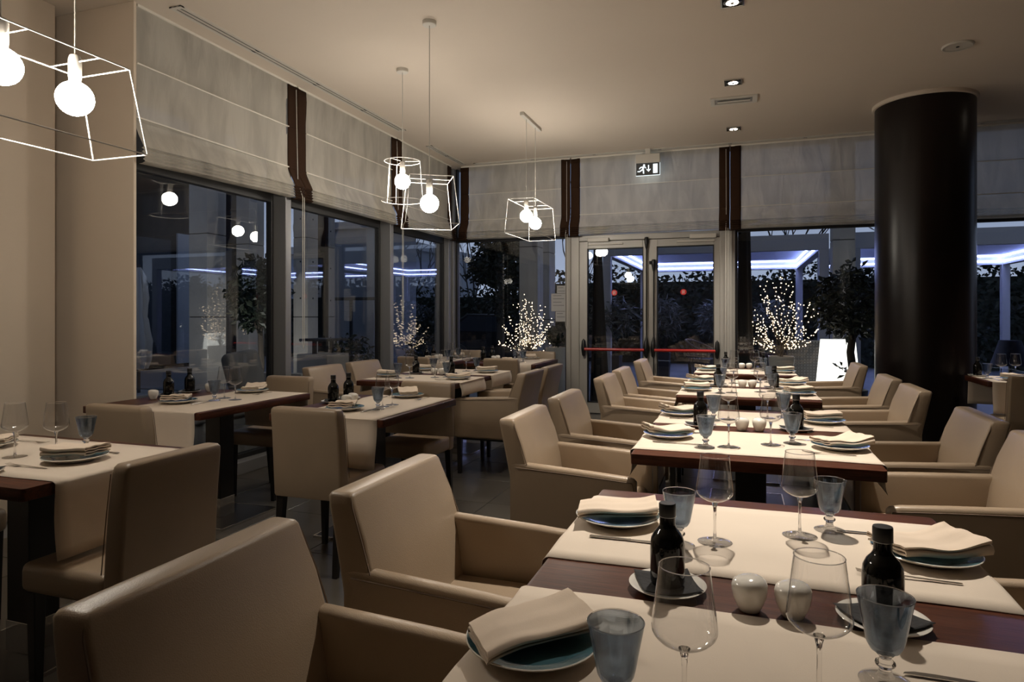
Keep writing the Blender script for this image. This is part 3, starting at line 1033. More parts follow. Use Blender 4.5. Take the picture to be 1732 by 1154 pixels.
def runner(label, axis, c, width, e0, e1, drop0, drop1, seed=0):
    """cloth strip over a table: axis 'x' runs along X. c = centre across, e0/e1 = table edges, drops over each edge"""
    rnd = random.Random(seed)
    prof = []

    def down(e, s, dr):
        pts = []
        if dr > 0:
            n = 7
            for i in range(n + 1):
                k = i / n
                pts.append((e + s * (0.007 + 0.012 * k + 0.006 * math.sin(k * 4 + seed)), 0.742 - dr * (1 - 0) * k))
            pts = pts[::-1]
            pts.append((e + s * 0.0055, 0.7485))
            pts.append((e - s * 0.002, 0.7515))
        else:
            pts.append((e - s * (-dr), 0.7516))
        return pts
    prof += down(e0, -1, drop0)
    L0, L1 = prof[-1][0], None
    end = down(e1, 1, drop1)[::-1]
    L1 = end[0][0]
    for i in range(1, 12):
        prof.append((L0 + (L1 - L0) * i / 12, 0.7516))
    prof += end
    rings = []
    nw = 10
    for (u, z) in prof:
        row = []
        for j in range(nw + 1):
            k = j / nw
            v = c - width / 2 + width * k
            on = z > 0.75
            wob = 0.004 * noise.noise(Vector((u * 4, seed * 3.1, 0 if k < 0.5 else 5))) * (2 * k - 1) * 2
            dz = 0.0010 * noise.noise(Vector((u * 9, v * 9, seed))) + (0.0014 * max(0, noise.noise(Vector((u * 7, seed, 2.2)))) if j in (0, nw) else 0)
            dd = 0 if on else 0.010 * noise.noise(Vector((v * 5, z * 3, seed)))
            s = -1 if u < (e0 + e1) / 2 else 1
            if on:
                dz = abs(dz)
            p = (u + s * abs(dd), v + wob, z + dz)
            row.append(p if axis == 'x' else (p[1], p[0], p[2]))
        rings.append(row)
    b = MB().loft(rings, False, False, closed=False)
    o = b.build('table_runner', M['linen'], None, smooth=60)
    sm = o.modifiers.new('thick', 'SOLIDIFY')
    sm.thickness = 0.0016
    sm.offset = 0
    tag(o, label, 'table runner', 'linen runners laid across the tables')
    return o


M['walnut_y'] = mat('walnut_lengthwise', (0.115, 0.038, 0.019), 0.38, spec=0.2, coat=0.03, coat_rough=0.2, wood=((14, 1.2, 14), (0.030, 0.010, 0.006)), bump=(30, 0.04, 'noise', (10, 1, 10)))
ZT = 0.7535     # top of a runner


# ------------------------------------------------------------------ tableware prototypes
def make_plate():
    t = thing('dinner_plate', 'x', 'plate')
    b = MB()
    b.lathe([(0.001, 0.003), (0.055, 0.003), (0.058, 0.0), (0.064, 0.0), (0.068, 0.004), (0.098, 0.014), (0.1085, 0.0185), (0.1095, 0.0205), (0.1075, 0.0215)], 48, cap0=True)
    b.build('plate_body', M['china'], t, smooth=60)
    b = MB()
    b.lathe([(0.1078, 0.0213), (0.102, 0.0195), (0.085, 0.0125), (0.068, 0.0085), (0.03, 0.0075), (0.001, 0.0075)], 48, cap1=True)
    b.build('glazed_inside', M['teal'], t, smooth=60)
    return t


def serp(layers, w, gap, thick):
    """closed outline of a cloth folded over in zigzag, in (y, z)"""
    c = []
    for k in range(layers):
        z = k * gap
        ys = [-w / 2 + w * i / 8 for i in range(9)]
        if k % 2:
            ys = ys[::-1]
        for i, y in enumerate(ys):
            c.append((y, z + 0.0012 * math.sin(i * 1.7 + k)))
        if k < layers - 1:
            s = 1 if k % 2 == 0 else -1
            for a in (-0.25, 0.0, 0.25):
                c.append((s * (w / 2 + gap * 0.62 * math.cos(a * PI * 1.2)), z + gap / 2 + gap / 2 * math.sin(a * 2 * PI * 0.9)))
    out, inn = [], []
    m = len(c)
    for i in range(m):
        p0, p1 = c[max(0, i - 1)], c[min(m - 1, i + 1)]
        dx, dy = p1[0] - p0[0], p1[1] - p0[1]
        L = math.hypot(dx, dy) or 1
        nx, ny = -dy / L, dx / L
        out.append((c[i][0] + nx * thick / 2, c[i][1] + ny * thick / 2))
        inn.append((c[i][0] - nx * thick / 2, c[i][1] - ny * thick / 2))
    return out + inn[::-1]


def make_napkin(kind):
    t = None
    L, W, layers, gap = ((0.205, 0.098, 3, 0.0080), (0.19, 0.120, 3, 0.0060), (0.175, 0.11, 4, 0.0065))[kind]
    prof = serp(layers, W, gap, 0.0032)
    rings = []
    n = 16
    for i in range(n + 1):
        k = i / n
        x = -L / 2 + L * k
        if kind == 0:      # right end lifted, small hump
            lift = 0.016 * max(0, k - 0.45) ** 1.3 * 2 + 0.004 * math.sin(k * 7)
            sh, wd = 0.018 * math.sin(k * 3.1), 1.0 + 0.18 * k
            up = 1 - 0.25 * k
        elif kind == 1:    # both ends curl up
            lift = 0.050 * (k - 0.55) ** 2 + 0.004 * math.sin(k * 9 + 1)
            sh, wd = 0.012 * k, 1.05 - 0.15 * k
            up = 1 + 0.35 * (1 - k)
        else:              # open book with a gap between the two halves
            lift = 0.006 * math.sin(k * 5 + 0.5)
            sh, wd = -0.008 * k, 1.0
            up = 1.0 + 0.9 * abs(k - 0.35)
        rings.append([(x + 0.02 * (y / W) * (1 if kind != 1 else -1), y * wd + sh, 0.0026 + z * up + lift * (0.4 + 0.6 * z / (layers * gap)) + 0.003 * noise.noise(Vector((x * 20, y * 18, kind)))) for y, z in prof])
    zmin = min(p[2] for r in rings for p in r)
    rings = [[(p[0], p[1], p[2] - zmin) for p in r] for r in rings]
    b = MB().loft(rings)
    o = b.build('folded_napkin', M['napkin'], None, smooth=50)
    tag(o, 'x', 'napkin')
    return o


def make_wineglass():
    t = thing('wine_glass', 'x', 'wine glass')
    b = MB()
    b.lathe([(0.0052, 0.0955), (0.010, 0.0965), (0.022, 0.1005), (0.034, 0.1075), (0.0415, 0.1155), (0.0437, 0.1215), (0.0432, 0.129), (0.0405, 0.150), (0.0372, 0.176), (0.0342, 0.200), (0.0333, 0.2065)], 40)
    b.build('bowl', M['clear'], t, smooth=60)
    MB().tube([(0.0333 * math.cos(2 * PI * i / 40), 0.0333 * math.sin(2 * PI * i / 40), 0.2067) for i in range(40)], 0.0007, 6, closed=True).build('rim', M['solid'], t, smooth=80)
    b = MB()
    b.lathe([(0.0008, 0.0968), (0.0080, 0.0960), (0.0062, 0.0905), (0.0042, 0.083), (0.0034, 0.070), (0.0032, 0.030), (0.0040, 0.012), (0.0062, 0.0066)], 16, cap0=True)
    b.build('stem', M['solid'], t, smooth=70)
    b = MB()
    b.lathe([(0.0008, 0.0066), (0.0062, 0.0064), (0.014, 0.0042), (0.030, 0.0022), (0.0395, 0.0013), (0.0405, 0.0006), (0.0395, 0.0), (0.0008, 0.0)], 36, cap0=True, cap1=True)
    b.build('foot', M['clear'], t, smooth=60)
    return t


def make_goblet():
    t = thing('water_goblet', 'x', 'goblet')
    b = MB()
    b.lathe([(0.0010, 0.0425), (0.012, 0.0435), (0.0205, 0.0490), (0.0252, 0.0580), (0.0278, 0.070), (0.0318, 0.092), (0.0362, 0.114), (0.0388, 0.1275), (0.0374, 0.1278), (0.0344, 0.114), (0.0298, 0.092), (0.0254, 0.070), (0.0224, 0.0600), (0.0160, 0.0530), (0.0010, 0.0510)], 40, cap0=True, cap1=True)
    b.build('bowl', M['blue_glass'], t, smooth=60)
    MB().tube([(0.0381 * math.cos(2 * PI * i / 40), 0.0381 * math.sin(2 * PI * i / 40), 0.1281) for i in range(40)], 0.0010, 6, closed=True).build('rim', M['solid'], t, smooth=80)
    b = MB()
    b.lathe([(0.0008, 0.0422), (0.012, 0.0420), (0.0085, 0.0385), (0.0078, 0.0350), (0.0130, 0.0315), (0.0142, 0.0285), (0.0130, 0.0255), (0.0085, 0.0225), (0.0090, 0.0150), (0.013, 0.0095)], 24, cap0=True)
    b.build('knop_stem', M['solid'], t, smooth=70)
    b = MB()
    b.lathe([(0.0008, 0.0095), (0.013, 0.0093), (0.026, 0.0050), (0.0345, 0.0034), (0.0362, 0.0018), (0.0355, 0.0), (0.0008, 0.0)], 36, cap0=True, cap1=True)
    b.build('foot', M['clear'], t, smooth=60)
    return t


def make_bottle():
    t = thing('oil_bottle', 'x', 'bottle')
    b = MB()
    b.lathe([(0.001, 0.002), (0.026, 0.0), (0.0315, 0.003), (0.0335, 0.010), (0.0338, 0.055), (0.0338, 0.078), (0.0318, 0.092), (0.0260, 0.104), (0.0195, 0.111), (0.0160, 0.117), (0.0152, 0.123), (0.0150, 0.138), (0.001, 0.138)], 36, cap0=True, cap1=True)
    b.build('glass_body', M['bottle'], t, smooth=60)
    MB().lathe([(0.0150, 0.1365), (0.0162, 0.1365), (0.0166, 0.1380), (0.0166, 0.1600), (0.0156, 0.1625), (0.001, 0.1630)], 28, cap1=True).build('screw_cap', M['cap'], t, smooth=50)
    MB().lathe([(0.0160, 0.1355), (0.0168, 0.1358), (0.0168, 0.1368), (0.0160, 0.1370)], 28).build('neck_ring', M['silver'], t)
    return t


def make_saucer():
    t = thing('bottle_saucer', 'x', 'saucer')
    b = MB()
    b.lathe([(0.001, 0.003), (0.040, 0.003), (0.042, 0.0), (0.047, 0.0), (0.050, 0.003), (0.068, 0.0095), (0.0745, 0.0125), (0.0755, 0.0142), (0.0735, 0.0148), (0.066, 0.0118), (0.048, 0.0068), (0.001, 0.0062)], 44, cap0=True, cap1=True)
    b.build('saucer_body', M['china'], t, smooth=60)
    return t


def make_black_napkin():
    n = 12
    h = 0.056
    rings = []
    for i in range(n + 1):
        row = []
        for j in range(n + 1):
            x, y = -h + 2 * h * i / n, -h + 2 * h * j / n
            r = max(abs(x), abs(y)) / h
            rr = math.hypot(x, y)
            z = 0.0092 + 0.55 * max(0, rr - 0.034) ** 1.25 * 0.9 + 0.0008 * noise.noise(Vector((x * 30, y * 30, 1)))
            row.append((x, y, z))
        rings.append(row)
    o = MB().loft(rings, False, False, closed=False).build('paper_napkin', M['black_paper'], None, smooth=60)
    sm = o.modifiers.new('thick', 'SOLIDIFY')
    sm.thickness = 0.0008
    return tag(o, 'x', 'napkin')


def make_pot():
    t = thing('seasoning_pot', 'x', 'salt pot')
    b = MB()
    prof = [(0.001, 0.0015), (0.016, 0.0), (0.0185, 0.0015), (0.0195, 0.004), (0.0245, 0.014), (0.0295, 0.027), (0.0318, 0.040), (0.0318, 0.048), (0.0292, 0.0555), (0.0220, 0.0605), (0.0110, 0.0630), (0.001, 0.0636)]
    rings = []
    for r, z in prof:
        rings.append([(r * math.cos(2 * PI * i / 32) + 0.0, r * math.sin(2 * PI * i / 32), z + (0.10 * r * math.cos(2 * PI * i / 32) * max(0, (z - 0.03) / 0.034))) for i in range(32)])
    b.loft(rings)
    b.build('pot_body', M['china'], t, smooth=70)
    return t


def make_fork():
    t = thing('fork', 'x', 'fork')
    b = MB()
    rings = []
    for x, hw, z in ((-0.095, 0.0030, 0.0012), (-0.090, 0.0045, 0.0012), (-0.06, 0.0042, 0.0016), (-0.01, 0.0028, 0.0034), (0.02, 0.0026, 0.0050), (0.035, 0.0045, 0.0042), (0.045, 0.0100, 0.0026), (0.056, 0.0112, 0.0022)):
        rings.append([(x, hw, z + 0.0009), (x, -hw, z + 0.0009), (x, -hw, z - 0.0009), (x, hw, z - 0.0009)])
    b.loft(rings)
    b.build('handle', M['steel'], t, smooth=40)
    for y in (-0.0096, -0.0032, 0.0032, 0.0096):
        MB().tube([(0.054, y, 0.0022), (0.075, y * 0.95, 0.0030), (0.098, y * 0.85, 0.0075)], 0.0015, 5, r_end=0.0008).build('tine', M['steel'], t)
    return t


def make_knife():
    t = thing('table_knife', 'x', 'knife')
    b = MB()
    rings = []
    for x, hw, h in ((-0.105, 0.0040, 0.0012), (-0.102, 0.0055, 0.0020), (-0.06, 0.0050, 0.0024), (-0.012, 0.0038, 0.0020), (-0.005, 0.0048, 0.0020)):
        rings.append([(x, y, 0.0026 + z) for y, z in rrect(hw, h, h * 0.8, 2)])
    b.loft(rings)
    b.build('handle', M['steel'], t, smooth=60)
    b = MB()
    b.prism([(-0.006, -0.0042), (0.06, -0.0070), (0.090, -0.0062), (0.104, -0.0010), (0.107, 0.0040), (-0.006, 0.0042)], 0.0016, 0.0030)
    b.build('blade', M['steel'], t, smooth=0)
    return t


PR_ARM, PR_SIDE = make_armchair(), make_sidechair()
PLATE, WINE, GOB, BOT, SAU, POT, FORK, KNIFE = make_plate(), make_wineglass(), make_goblet(), make_bottle(), make_saucer(), make_pot(), make_fork(), make_knife()
NAPS = [make_napkin(0), make_napkin(1), make_napkin(2)]
BNAP = make_black_napkin()
rn = random.Random(11)


def setting(cx, cy, rz, where, nap=0, z=ZT, pr=0.345, jit=0.006, wine=True, gob=True, fork=True, knife=True, plate=True, wd=(-0.095, -0.046), gd=(-0.175, -0.108), na=0.40):
    """one place setting; the diner sits on the local -x side of (cx, cy). rz turns the pattern"""
    ca, sa = math.cos(rz), math.sin(rz)

    def W(x, y):
        return (cx + x * ca - y * sa + rn.uniform(-jit, jit), cy + x * sa + y * ca + rn.uniform(-jit, jit))
    if plate:
        p = W(-pr, 0.03)
        place(PLATE, 'teal glazed dinner plate under napkin, ' + where, (*p, z), rn.uniform(0, 6), 'dinner plates at the place settings')
        a = rz + na + rn.uniform(-0.10, 0.10)
        place(NAPS[nap], 'beige folded cloth napkin on plate, ' + where, (p[0], p[1], z + 0.0215), a, 'folded cloth napkins on the plates')
    if knife:
        p = W(-pr + 0.055, -0.115)
        place(KNIFE, 'steel table knife beside plate, ' + where, (*p, z), rz + rn.uniform(-0.04, 0.04), 'table knives')
    if fork:
        p = W(-pr + 0.055, 0.165)
        place(FORK, 'steel fork beside plate, ' + where, (*p, z), rz + rn.uniform(-0.04, 0.04), 'forks')
    if wine:
        p = W(*wd)
        place(WINE, 'clear stemmed wine glass, ' + where, (*p, z), rn.uniform(0, 6), 'wine glasses on the tables')
    if gob:
        p = W(*gd)
        place(GOB, 'blue water goblet, ' + where, (*p, z), rn.uniform(0, 6), 'blue water goblets on the tables')


def condiments(bottles, pots, where, z=0.7505):
    nm = [('left bottle', 'right bottle') if abs(bottles[0][0] - bottles[-1][0]) > 0.12 else ('near bottle', 'far bottle')][0] if len(bottles) > 1 else ('bottle',)
    for (x, y, *r), n_ in zip(bottles, nm):
        a = r[0] if r else 0.5
        place(SAU, 'white saucer under the %s, %s' % (n_, where), (x, y, z), 0.3, 'saucers under the bottles')
        place(BNAP, 'black paper napkin under the %s, %s' % (n_, where), (x, y, z), a, 'black paper napkins on the saucers')
        place(BOT, 'small black oil bottle, %s, %s' % (n_, where), (x, y, z + 0.0105), rn.uniform(0, 6), 'black oil bottles on the tables')
    pm = ('left pot', 'right pot') if len(pots) > 1 and abs(pots[0][0] - pots[-1][0]) > 0.045 else ('near pot', 'far pot')
    for (x, y), n_ in zip(pots, pm):
        place(POT, 'round white seasoning pot, %s, %s' % (n_, where), (x, y, z), rn.uniform(0, 6), 'white seasoning pots on the tables')


# ------------------------------------------------------------------ the long row of tables
ROW_X0, ROW_X1 = -0.41, 0.49
RXC = 0.04
ROWT = [('nearest table of long row', 0.645, 2.055), ('second table of long row', 2.615, 4.03), ('third table of long row', 4.56, 5.97), ('last table of long row', 6.42, 7.22)]
ROWL = ['nearest dark wood table at lower right, in the long row', 'second dark wood table of the long row, behind the nearest', 'third dark wood table of the long row', 'last and smallest dark wood table of the long row, before the glass doors']
for k, (nm, y0, y1) in enumerate(ROWT):
    posts = [(0, -0.40), (0, 0.40)] if k < 3 else [(0, 0)]
    make_table(ROWL[k], ROW_X0, ROW_X1, y0, y1, posts, 'x')
    if k < 3:
        ya, yb = (y0 + 0.085, y0 + 0.622) if k == 0 else (y0 + 0.10, y0 + 0.64), (y0 + 0.79, y0 + 1.324)
        for q, (r0, r1) in enumerate((ya, yb)):
            side = ('near', 'far')[q]
            yc = (r0 + r1) / 2
            runner('%s linen runner across the %s' % (side, nm), 'x', yc, r1 - r0, ROW_X0, ROW_X1, 0.10, 0.10, seed=k * 2 + q)
            if k == 0:
                off = ((-0.015, 0.0), (0, 0))[q]
            else:
                off = (0, 0)
            base = 0.02 if q == 0 and k == 0 else 0.0
            extra = {}
            if k == 0 and q == 0:
                extra = dict(wd=(-0.095, -0.087), gd=(-0.185, -0.109), na=0.88, jit=0.001)
            elif k == 1 and q == 0:
                extra = dict(wd=(-0.084, -0.120), gd=(-0.176, -0.154), jit=0.002)
            setting(RXC + off[0], yc, 0.0, '%s left place of the %s' % (side, nm), nap=(0, 0, 1, 1, 2, 1)[(k * 2 + q) % 6], **extra)
            if not (k == 0 and q == 0):
                setting(RXC, yc + 0.02, PI, '%s right place of the %s' % (side, nm), nap=2 if (k + q) % 2 == 0 else 1, **(dict(wd=(-0.082, 0.032), gd=(-0.168, -0.025), jit=0.002) if k == 1 and q == 0 else {}))
            else:
                setting(RXC + 0.01, yc + 0.025, PI, '%s right place of the %s' % (side, nm), nap=2, wd=(-0.055, 0.0135), gd=(-0.152, -0.0785), jit=0.001)
        ys = (ya[1] + yb[0]) / 2
        if k == 0:
            condiments([(-0.137, ys - 0.01, 0.35), (0.238, ys - 0.035, 0.6)], [(0.016, ys - 0.055), (0.090, ys - 0.058)], 'middle of the ' + nm)
        elif k == 1:
            condiments([(-0.185, ys + 0.03), (0.25, ys + 0.06)], [(0.008, ys - 0.02), (0.085, ys - 0.01)], 'middle of the ' + nm)
        else:
            condiments([(-0.16, ys + 0.02), (0.24, ys)], [(0.015, ys - 0.02), (0.085, ys)], 'middle of the ' + nm)
    else:
        yc = y0 + 0.085 + 0.27
        runner('linen runner across the %s' % nm, 'x', yc, 0.54, ROW_X0, ROW_X1, 0.10, 0.10, seed=9)
        setting(RXC, yc, 0.0, 'left place of the %s' % nm, nap=1)
        setting(RXC, yc + 0.02, PI, 'right place of the %s' % nm, nap=2)
        condiments([(-0.14, y1 - 0.1), (0.22, y1 - 0.1)], [(0.015, y1 - 0.11), (0.085, y1 - 0.1)], 'far side of the ' + nm)

G_ARM = 'beige leather armchairs'
for y, lb, dx in ((1.00, 'nearest beige leather armchair at the bottom left, long row', 0.0), (1.735, 'second beige leather armchair on the left side of long row', 0.0),
                  (3.03, 'third beige leather armchair on the left side of long row', 0.0), (3.81, 'fourth beige leather armchair on the left side of long row', 0.0),
                  (5.03, 'fifth beige leather armchair on the left side of long row', 0.0), (5.77, 'sixth beige leather armchair on the left side of long row', 0.0),
                  (6.95, 'last beige leather armchair left of row, nearest the doors', 0.0)):
    place(PR_ARM, lb, (-0.70 + dx, y, 0), 0.0, G_ARM)
for y, lb in ((1.72, 'beige leather armchair at lower right corner, only armrest seen'), (2.93, 'second beige leather armchair on the right side, cut by frame edge'),
              (3.66, 'beige leather armchair right side, beside the second table far end'), (4.89, 'beige leather armchair right side, just before the dark pillar'),
              (5.67, 'beige leather armchair right side, against the dark pillar'), (7.02, 'last beige leather armchair right of row, by ficus')):
    place(PR_ARM, lb, (0.785, y, 0), PI, G_ARM)

# ------------------------------------------------------------------ tables along the left windows
G_SIDE = 'beige leather side chairs'
# by the left edge of the photo
make_table('small dark wood table at the left edge of the photo', -3.13, -2.13, 1.453, 2.14, [(0.03, 0.02)], 'x')
runner('linen runner hanging off small table at left edge', 'x', 1.82, 0.55, -3.13, -2.13, 0.22, 0.25, seed=21)
W1 = 'small table at left edge'
setting(-2.63, 1.83, PI, 'right place, ' + W1, nap=2, pr=0.27, wd=(-0.145, 0.0), gd=(-0.10, -0.15))
setting(-2.63, 1.83, 0, 'left place, ' + W1, nap=1, pr=0.30, wd=(0.0, -0.06), gd=(-0.06, -0.13))
condiments([(-2.47, 1.535, 0.2), (-2.75, 1.535)], [], W1)
place(PR_SIDE, 'side chair in front of left pier, back turned to row', (-2.02, 1.735, 0), PI, G_SIDE)
place(PR_SIDE, 'side chair cut by the left photo edge', (-3.20, 1.76, 0), 0.0, G_SIDE)

# under the left window
make_table('dark wood table under the left window beside the pier', -3.75, -2.85, 2.907, 3.912, [(0.12, 0.0)], 'y')
runner('linen runner hanging off table under left window', 'y', -3.16, 0.56, 2.907, 3.912, 0.25, 0.25, seed=22)
W2 = 'table under left window'
setting(-3.27, 3.41, PI / 2, 'near place, ' + W2, nap=1, pr=0.22, wd=(0.02, -0.20), gd=(-0.05, -0.09))
setting(-3.30, 3.41, -PI / 2, 'far place, ' + W2, nap=1, pr=0.40, wd=(-0.06, 0.10), gd=(-0.10, 0.20), gob=False)
condiments([(-3.65, 3.45), (-3.68, 3.66)], [(-3.62, 3.30), (-3.60, 3.76)], W2)
place(PR_SIDE, 'side chair at near end of table under left window', (-3.05, 2.76, 0), PI / 2, G_SIDE)
place(PR_SIDE, 'side chair at far end of table under left window', (-3.26, 4.02, 0), -PI / 2, G_SIDE)

# middle of the left half
make_table('dark wood table in the middle of the left half', -2.49, -1.76, 3.03, 3.97, [(0.015, 0.0)], 'y')
runner('linen runner hanging off table in middle of left half', 'y', -2.075, 0.56, 3.03, 3.97, 0.25, 0.25, seed=23)
W3 = 'table in middle of left half'
setting(-2.12, 3.50, PI / 2, 'near place, ' + W3, nap=1, pr=0.24, wd=(-0.05, -0.115), gd=(-0.16, -0.145))
setting(-2.12, 3.50, -PI / 2, 'far place, ' + W3, nap=1, pr=0.42, wd=(-0.05, 0.12), gd=(-0.12, 0.20), gob=False)
condiments([(-2.405, 3.53), (-2.405, 3.70)], [(-2.27, 3.47), (-2.285, 3.565)], W3)
place(PR_SIDE, 'side chair at near end of table in middle of left half', (-2.06, 2.99, 0), PI / 2, G_SIDE)
place(PR_SIDE, 'side chair at far end of table in middle of left half', (-2.08, 4.00, 0), -PI / 2, G_SIDE)

# long table with armchairs behind it
make_table('dark wood table with four armchairs, before the corner', -3.05, -2.15, 4.80, 6.20, [(0, -0.40), (0, 0.40)], 'x')
W4 = 'armchair table before the corner'
for q, yc in enumerate((5.17, 5.87)):
    side = ('near', 'far')[q]
    runner('%s linen runner hanging off %s' % (side, W4), 'x', yc, 0.54, -3.05, -2.15, 0.10, 0.10, seed=24 + q)
    setting(-2.62, yc, 0.0, '%s left place, %s' % (side, W4), nap=2)
    setting(-2.62, yc + 0.02, PI, '%s right place, %s' % (side, W4), nap=1 + q)
condiments([(-2.86, 5.52), (-2.50, 5.52)], [(-2.66, 5.50), (-2.59, 5.51)], 'middle of ' + W4)
place(PR_ARM, 'armchair at near left side of armchair table before the corner', (-3.36, 5.18, 0), 0.0, G_ARM)
place(PR_ARM, 'armchair at far left side of armchair table before the corner', (-3.36, 5.86, 0), 0.0, G_ARM)
place(PR_ARM, 'armchair at near right side of armchair table before the corner', (-1.93, 5.24, 0), PI, G_ARM)
place(PR_ARM, 'armchair at far right side of armchair table before the corner', (-1.93, 5.90, 0), PI, G_ARM)

# two small tables at the far end
make_table('dark wood table in front of the string-lit bush', -3.02, -2.15, 7.0, 7.97, [(0, 0)], 'y')
runner('linen runner hanging off table before string-lit bush', 'y', -2.47, 0.54, 7.0, 7.97, 0.25, 0.25, seed=27)
W5 = 'table before string-lit bush'
setting(-2.50, 7.48, PI / 2, 'near place, ' + W5, nap=2, pr=0.34)
setting(-2.50, 7.48, -PI / 2, 'far place, ' + W5, nap=1, pr=0.38)
condiments([(-2.92, 7.38), (-2.90, 7.62)], [(-2.80, 7.42), (-2.79, 7.52)], W5)
place(PR_SIDE, 'side chair at near end of table before string-lit bush', (-2.44, 6.88, 0), PI / 2, G_SIDE)
place(PR_SIDE, 'side chair at far end of table before string-lit bush', (-2.44, 7.98, 0), -PI / 2, G_SIDE)

make_table('dark wood table in the corner by the glass walls', -3.80, -3.20, 6.98, 7.98, [(0, 0)], 'y')
runner('linen runner hanging off corner table', 'y', -3.48, 0.50, 6.98, 7.98, 0.25, 0.25, seed=28)
W6 = 'corner table'
setting(-3.48, 7.48, PI / 2, 'near place, ' + W6, nap=2, pr=0.34, wd=(-0.10, -0.16), gd=(-0.19, -0.13))
setting(-3.48, 7.48, -PI / 2, 'far place, ' + W6, nap=1, pr=0.38, gd=(-0.19, 0.10), wd=(-0.06, 0.04))
condiments([(-3.68, 7.38), (-3.68, 7.58)], [(-3.57, 7.44), (-3.56, 7.53)], W6)
place(PR_SIDE, 'side chair at near end of corner table', (-3.47, 6.84, 0), PI / 2, G_SIDE)
place(PR_SIDE, 'side chair at far end of corner table', (-3.48, 8.02, 0), -PI / 2, G_SIDE)

# table right of the pillar
make_table('dark wood table seen right of the dark pillar', 1.93, 2.75, 6.42, 7.03, [(0.08, 0.04)], 'y')
runner('linen runner hanging off table right of dark pillar', 'y', 2.20, 0.48, 6.42, 7.03, 0.25, 0.25, seed=29)
W7 = 'table right of dark pillar'
setting(2.20, 6.78, PI / 2, 'near place, ' + W7, nap=2, pr=0.22, wd=(0.06, 0.05), gd=(-0.06, 0.18), fork=True)
setting(2.20, 6.62, -PI / 2, 'far place, ' + W7, nap=1, pr=0.30, wd=(-0.30, 0.09), gd=(-0.22, 0.16), plate=False, fork=False, knife=False)
condiments([(2.01, 6.95)], [], W7)
place(PR_SIDE, 'side chair cut by right photo edge, behind the right armchairs', (2.17, 6.30, 0), PI / 2, G_SIDE)


# ------------------------------------------------------------------ outside: terrace, garden, neighbours
gb = MB().box(-40, 40, Y_B + 0.06, 70, -0.12, -0.02)
tag(gb.build('ground_terrace', M['paving'], smooth=0), 'grey terrace paving beyond the glass doors', kind='structure')
gb = MB().box(-40, X_A - 0.06, -40, Y_B + 0.06, -0.12, -0.02)
tag(gb.build('ground_side', M['paving'], smooth=0), 'grey paving beyond the left windows', kind='structure')
tag(MB().box(-13.0, -6.2, 4.0, 9.0, -0.02, -0.01).build('lawn', M['lawn'], smooth=0), 'dark green lawn strip beyond the left windows', kind='structure')


def leaf_cloud(b, c, rad, n, size, seed, shell=0.55, narrow=0.45, up=0.0, tip=False):
    """n small folded leaves in an ellipsoid"""
    r = random.Random(seed)
    for _ in range(n):
        while True:
            p = Vector((r.uniform(-1, 1), r.uniform(-1, 1), r.uniform(-1, 1)))
            if shell < p.length < 1.0 and (r.random() < 0.9 or p.length < 0.95):
                break
        q = Vector((c[0] + p.x * rad[0], c[1] + p.y * rad[1], c[2] + p.z * rad[2]))
        d = Vector((r.uniform(-1, 1), r.uniform(-1, 1), r.uniform(-0.9, 0.6) + up)).normalized()
        s = d.cross(Vector((r.uniform(-1, 1), r.uniform(-1, 1), r.uniform(-1, 1))))
        s = s.normalized() if s.length > 1e-3 else d.orthogonal()
        L = size * r.uniform(0.7, 1.3)
        nrm = d.cross(s) * L * 0.12
        b.add([q, q + d * L * 0.5 + s * L * narrow * 0.5 + nrm, q + d * L, q + d * L * 0.5 - s * L * narrow * 0.5 + nrm], [(0, 1, 2), (0, 2, 3)])


def tapered_pot(t, x, y, w0, w1, z1, m, round_=False):
    b = MB()
    if round_:
        b.lathe([(w0, 0.0), (w1, z1), (w1 - 0.02, z1), (w1 - 0.03, z1 - 0.05)], 28, (x, y, 0), True, True)
    else:
        def ring(h, z):
            return [(x + px, y + py, z) for px, py in rrect(h, h, 0.02, 2)]
        b.loft([ring(w0, -0.02), ring(w1, z1), ring(w1 - 0.02, z1), ring(w1 - 0.025, z1 - 0.06)])
    return b.build('pot', m, t, smooth=40)


def branching(b, p, d, L, r, depth, rng, tips, spread=0.55, keep=3, sides=4, bias=0.25):
    q = p + d * L
    mid = p + d * L * 0.5 + Vector((rng.uniform(-1, 1), rng.uniform(-1, 1), 0)) * L * 0.06
    b.tube([p, mid, q], r, sides, caps=False, r_end=r * 0.6)
    tips.append((p, mid, q, depth))
    if depth == 0:
        return
    for k in range(keep if depth > 1 else 2):
        v = (d + Vector((rng.uniform(-1, 1), rng.uniform(-1, 1), rng.uniform(-0.6, 0.6) + bias)) * spread).normalized()
        branching(b, q if k else mid + (q - mid) * rng.uniform(0.2, 1), v, L * rng.uniform(0.62, 0.86), r * 0.6, depth - 1, rng, tips, spread, keep, sides, bias)


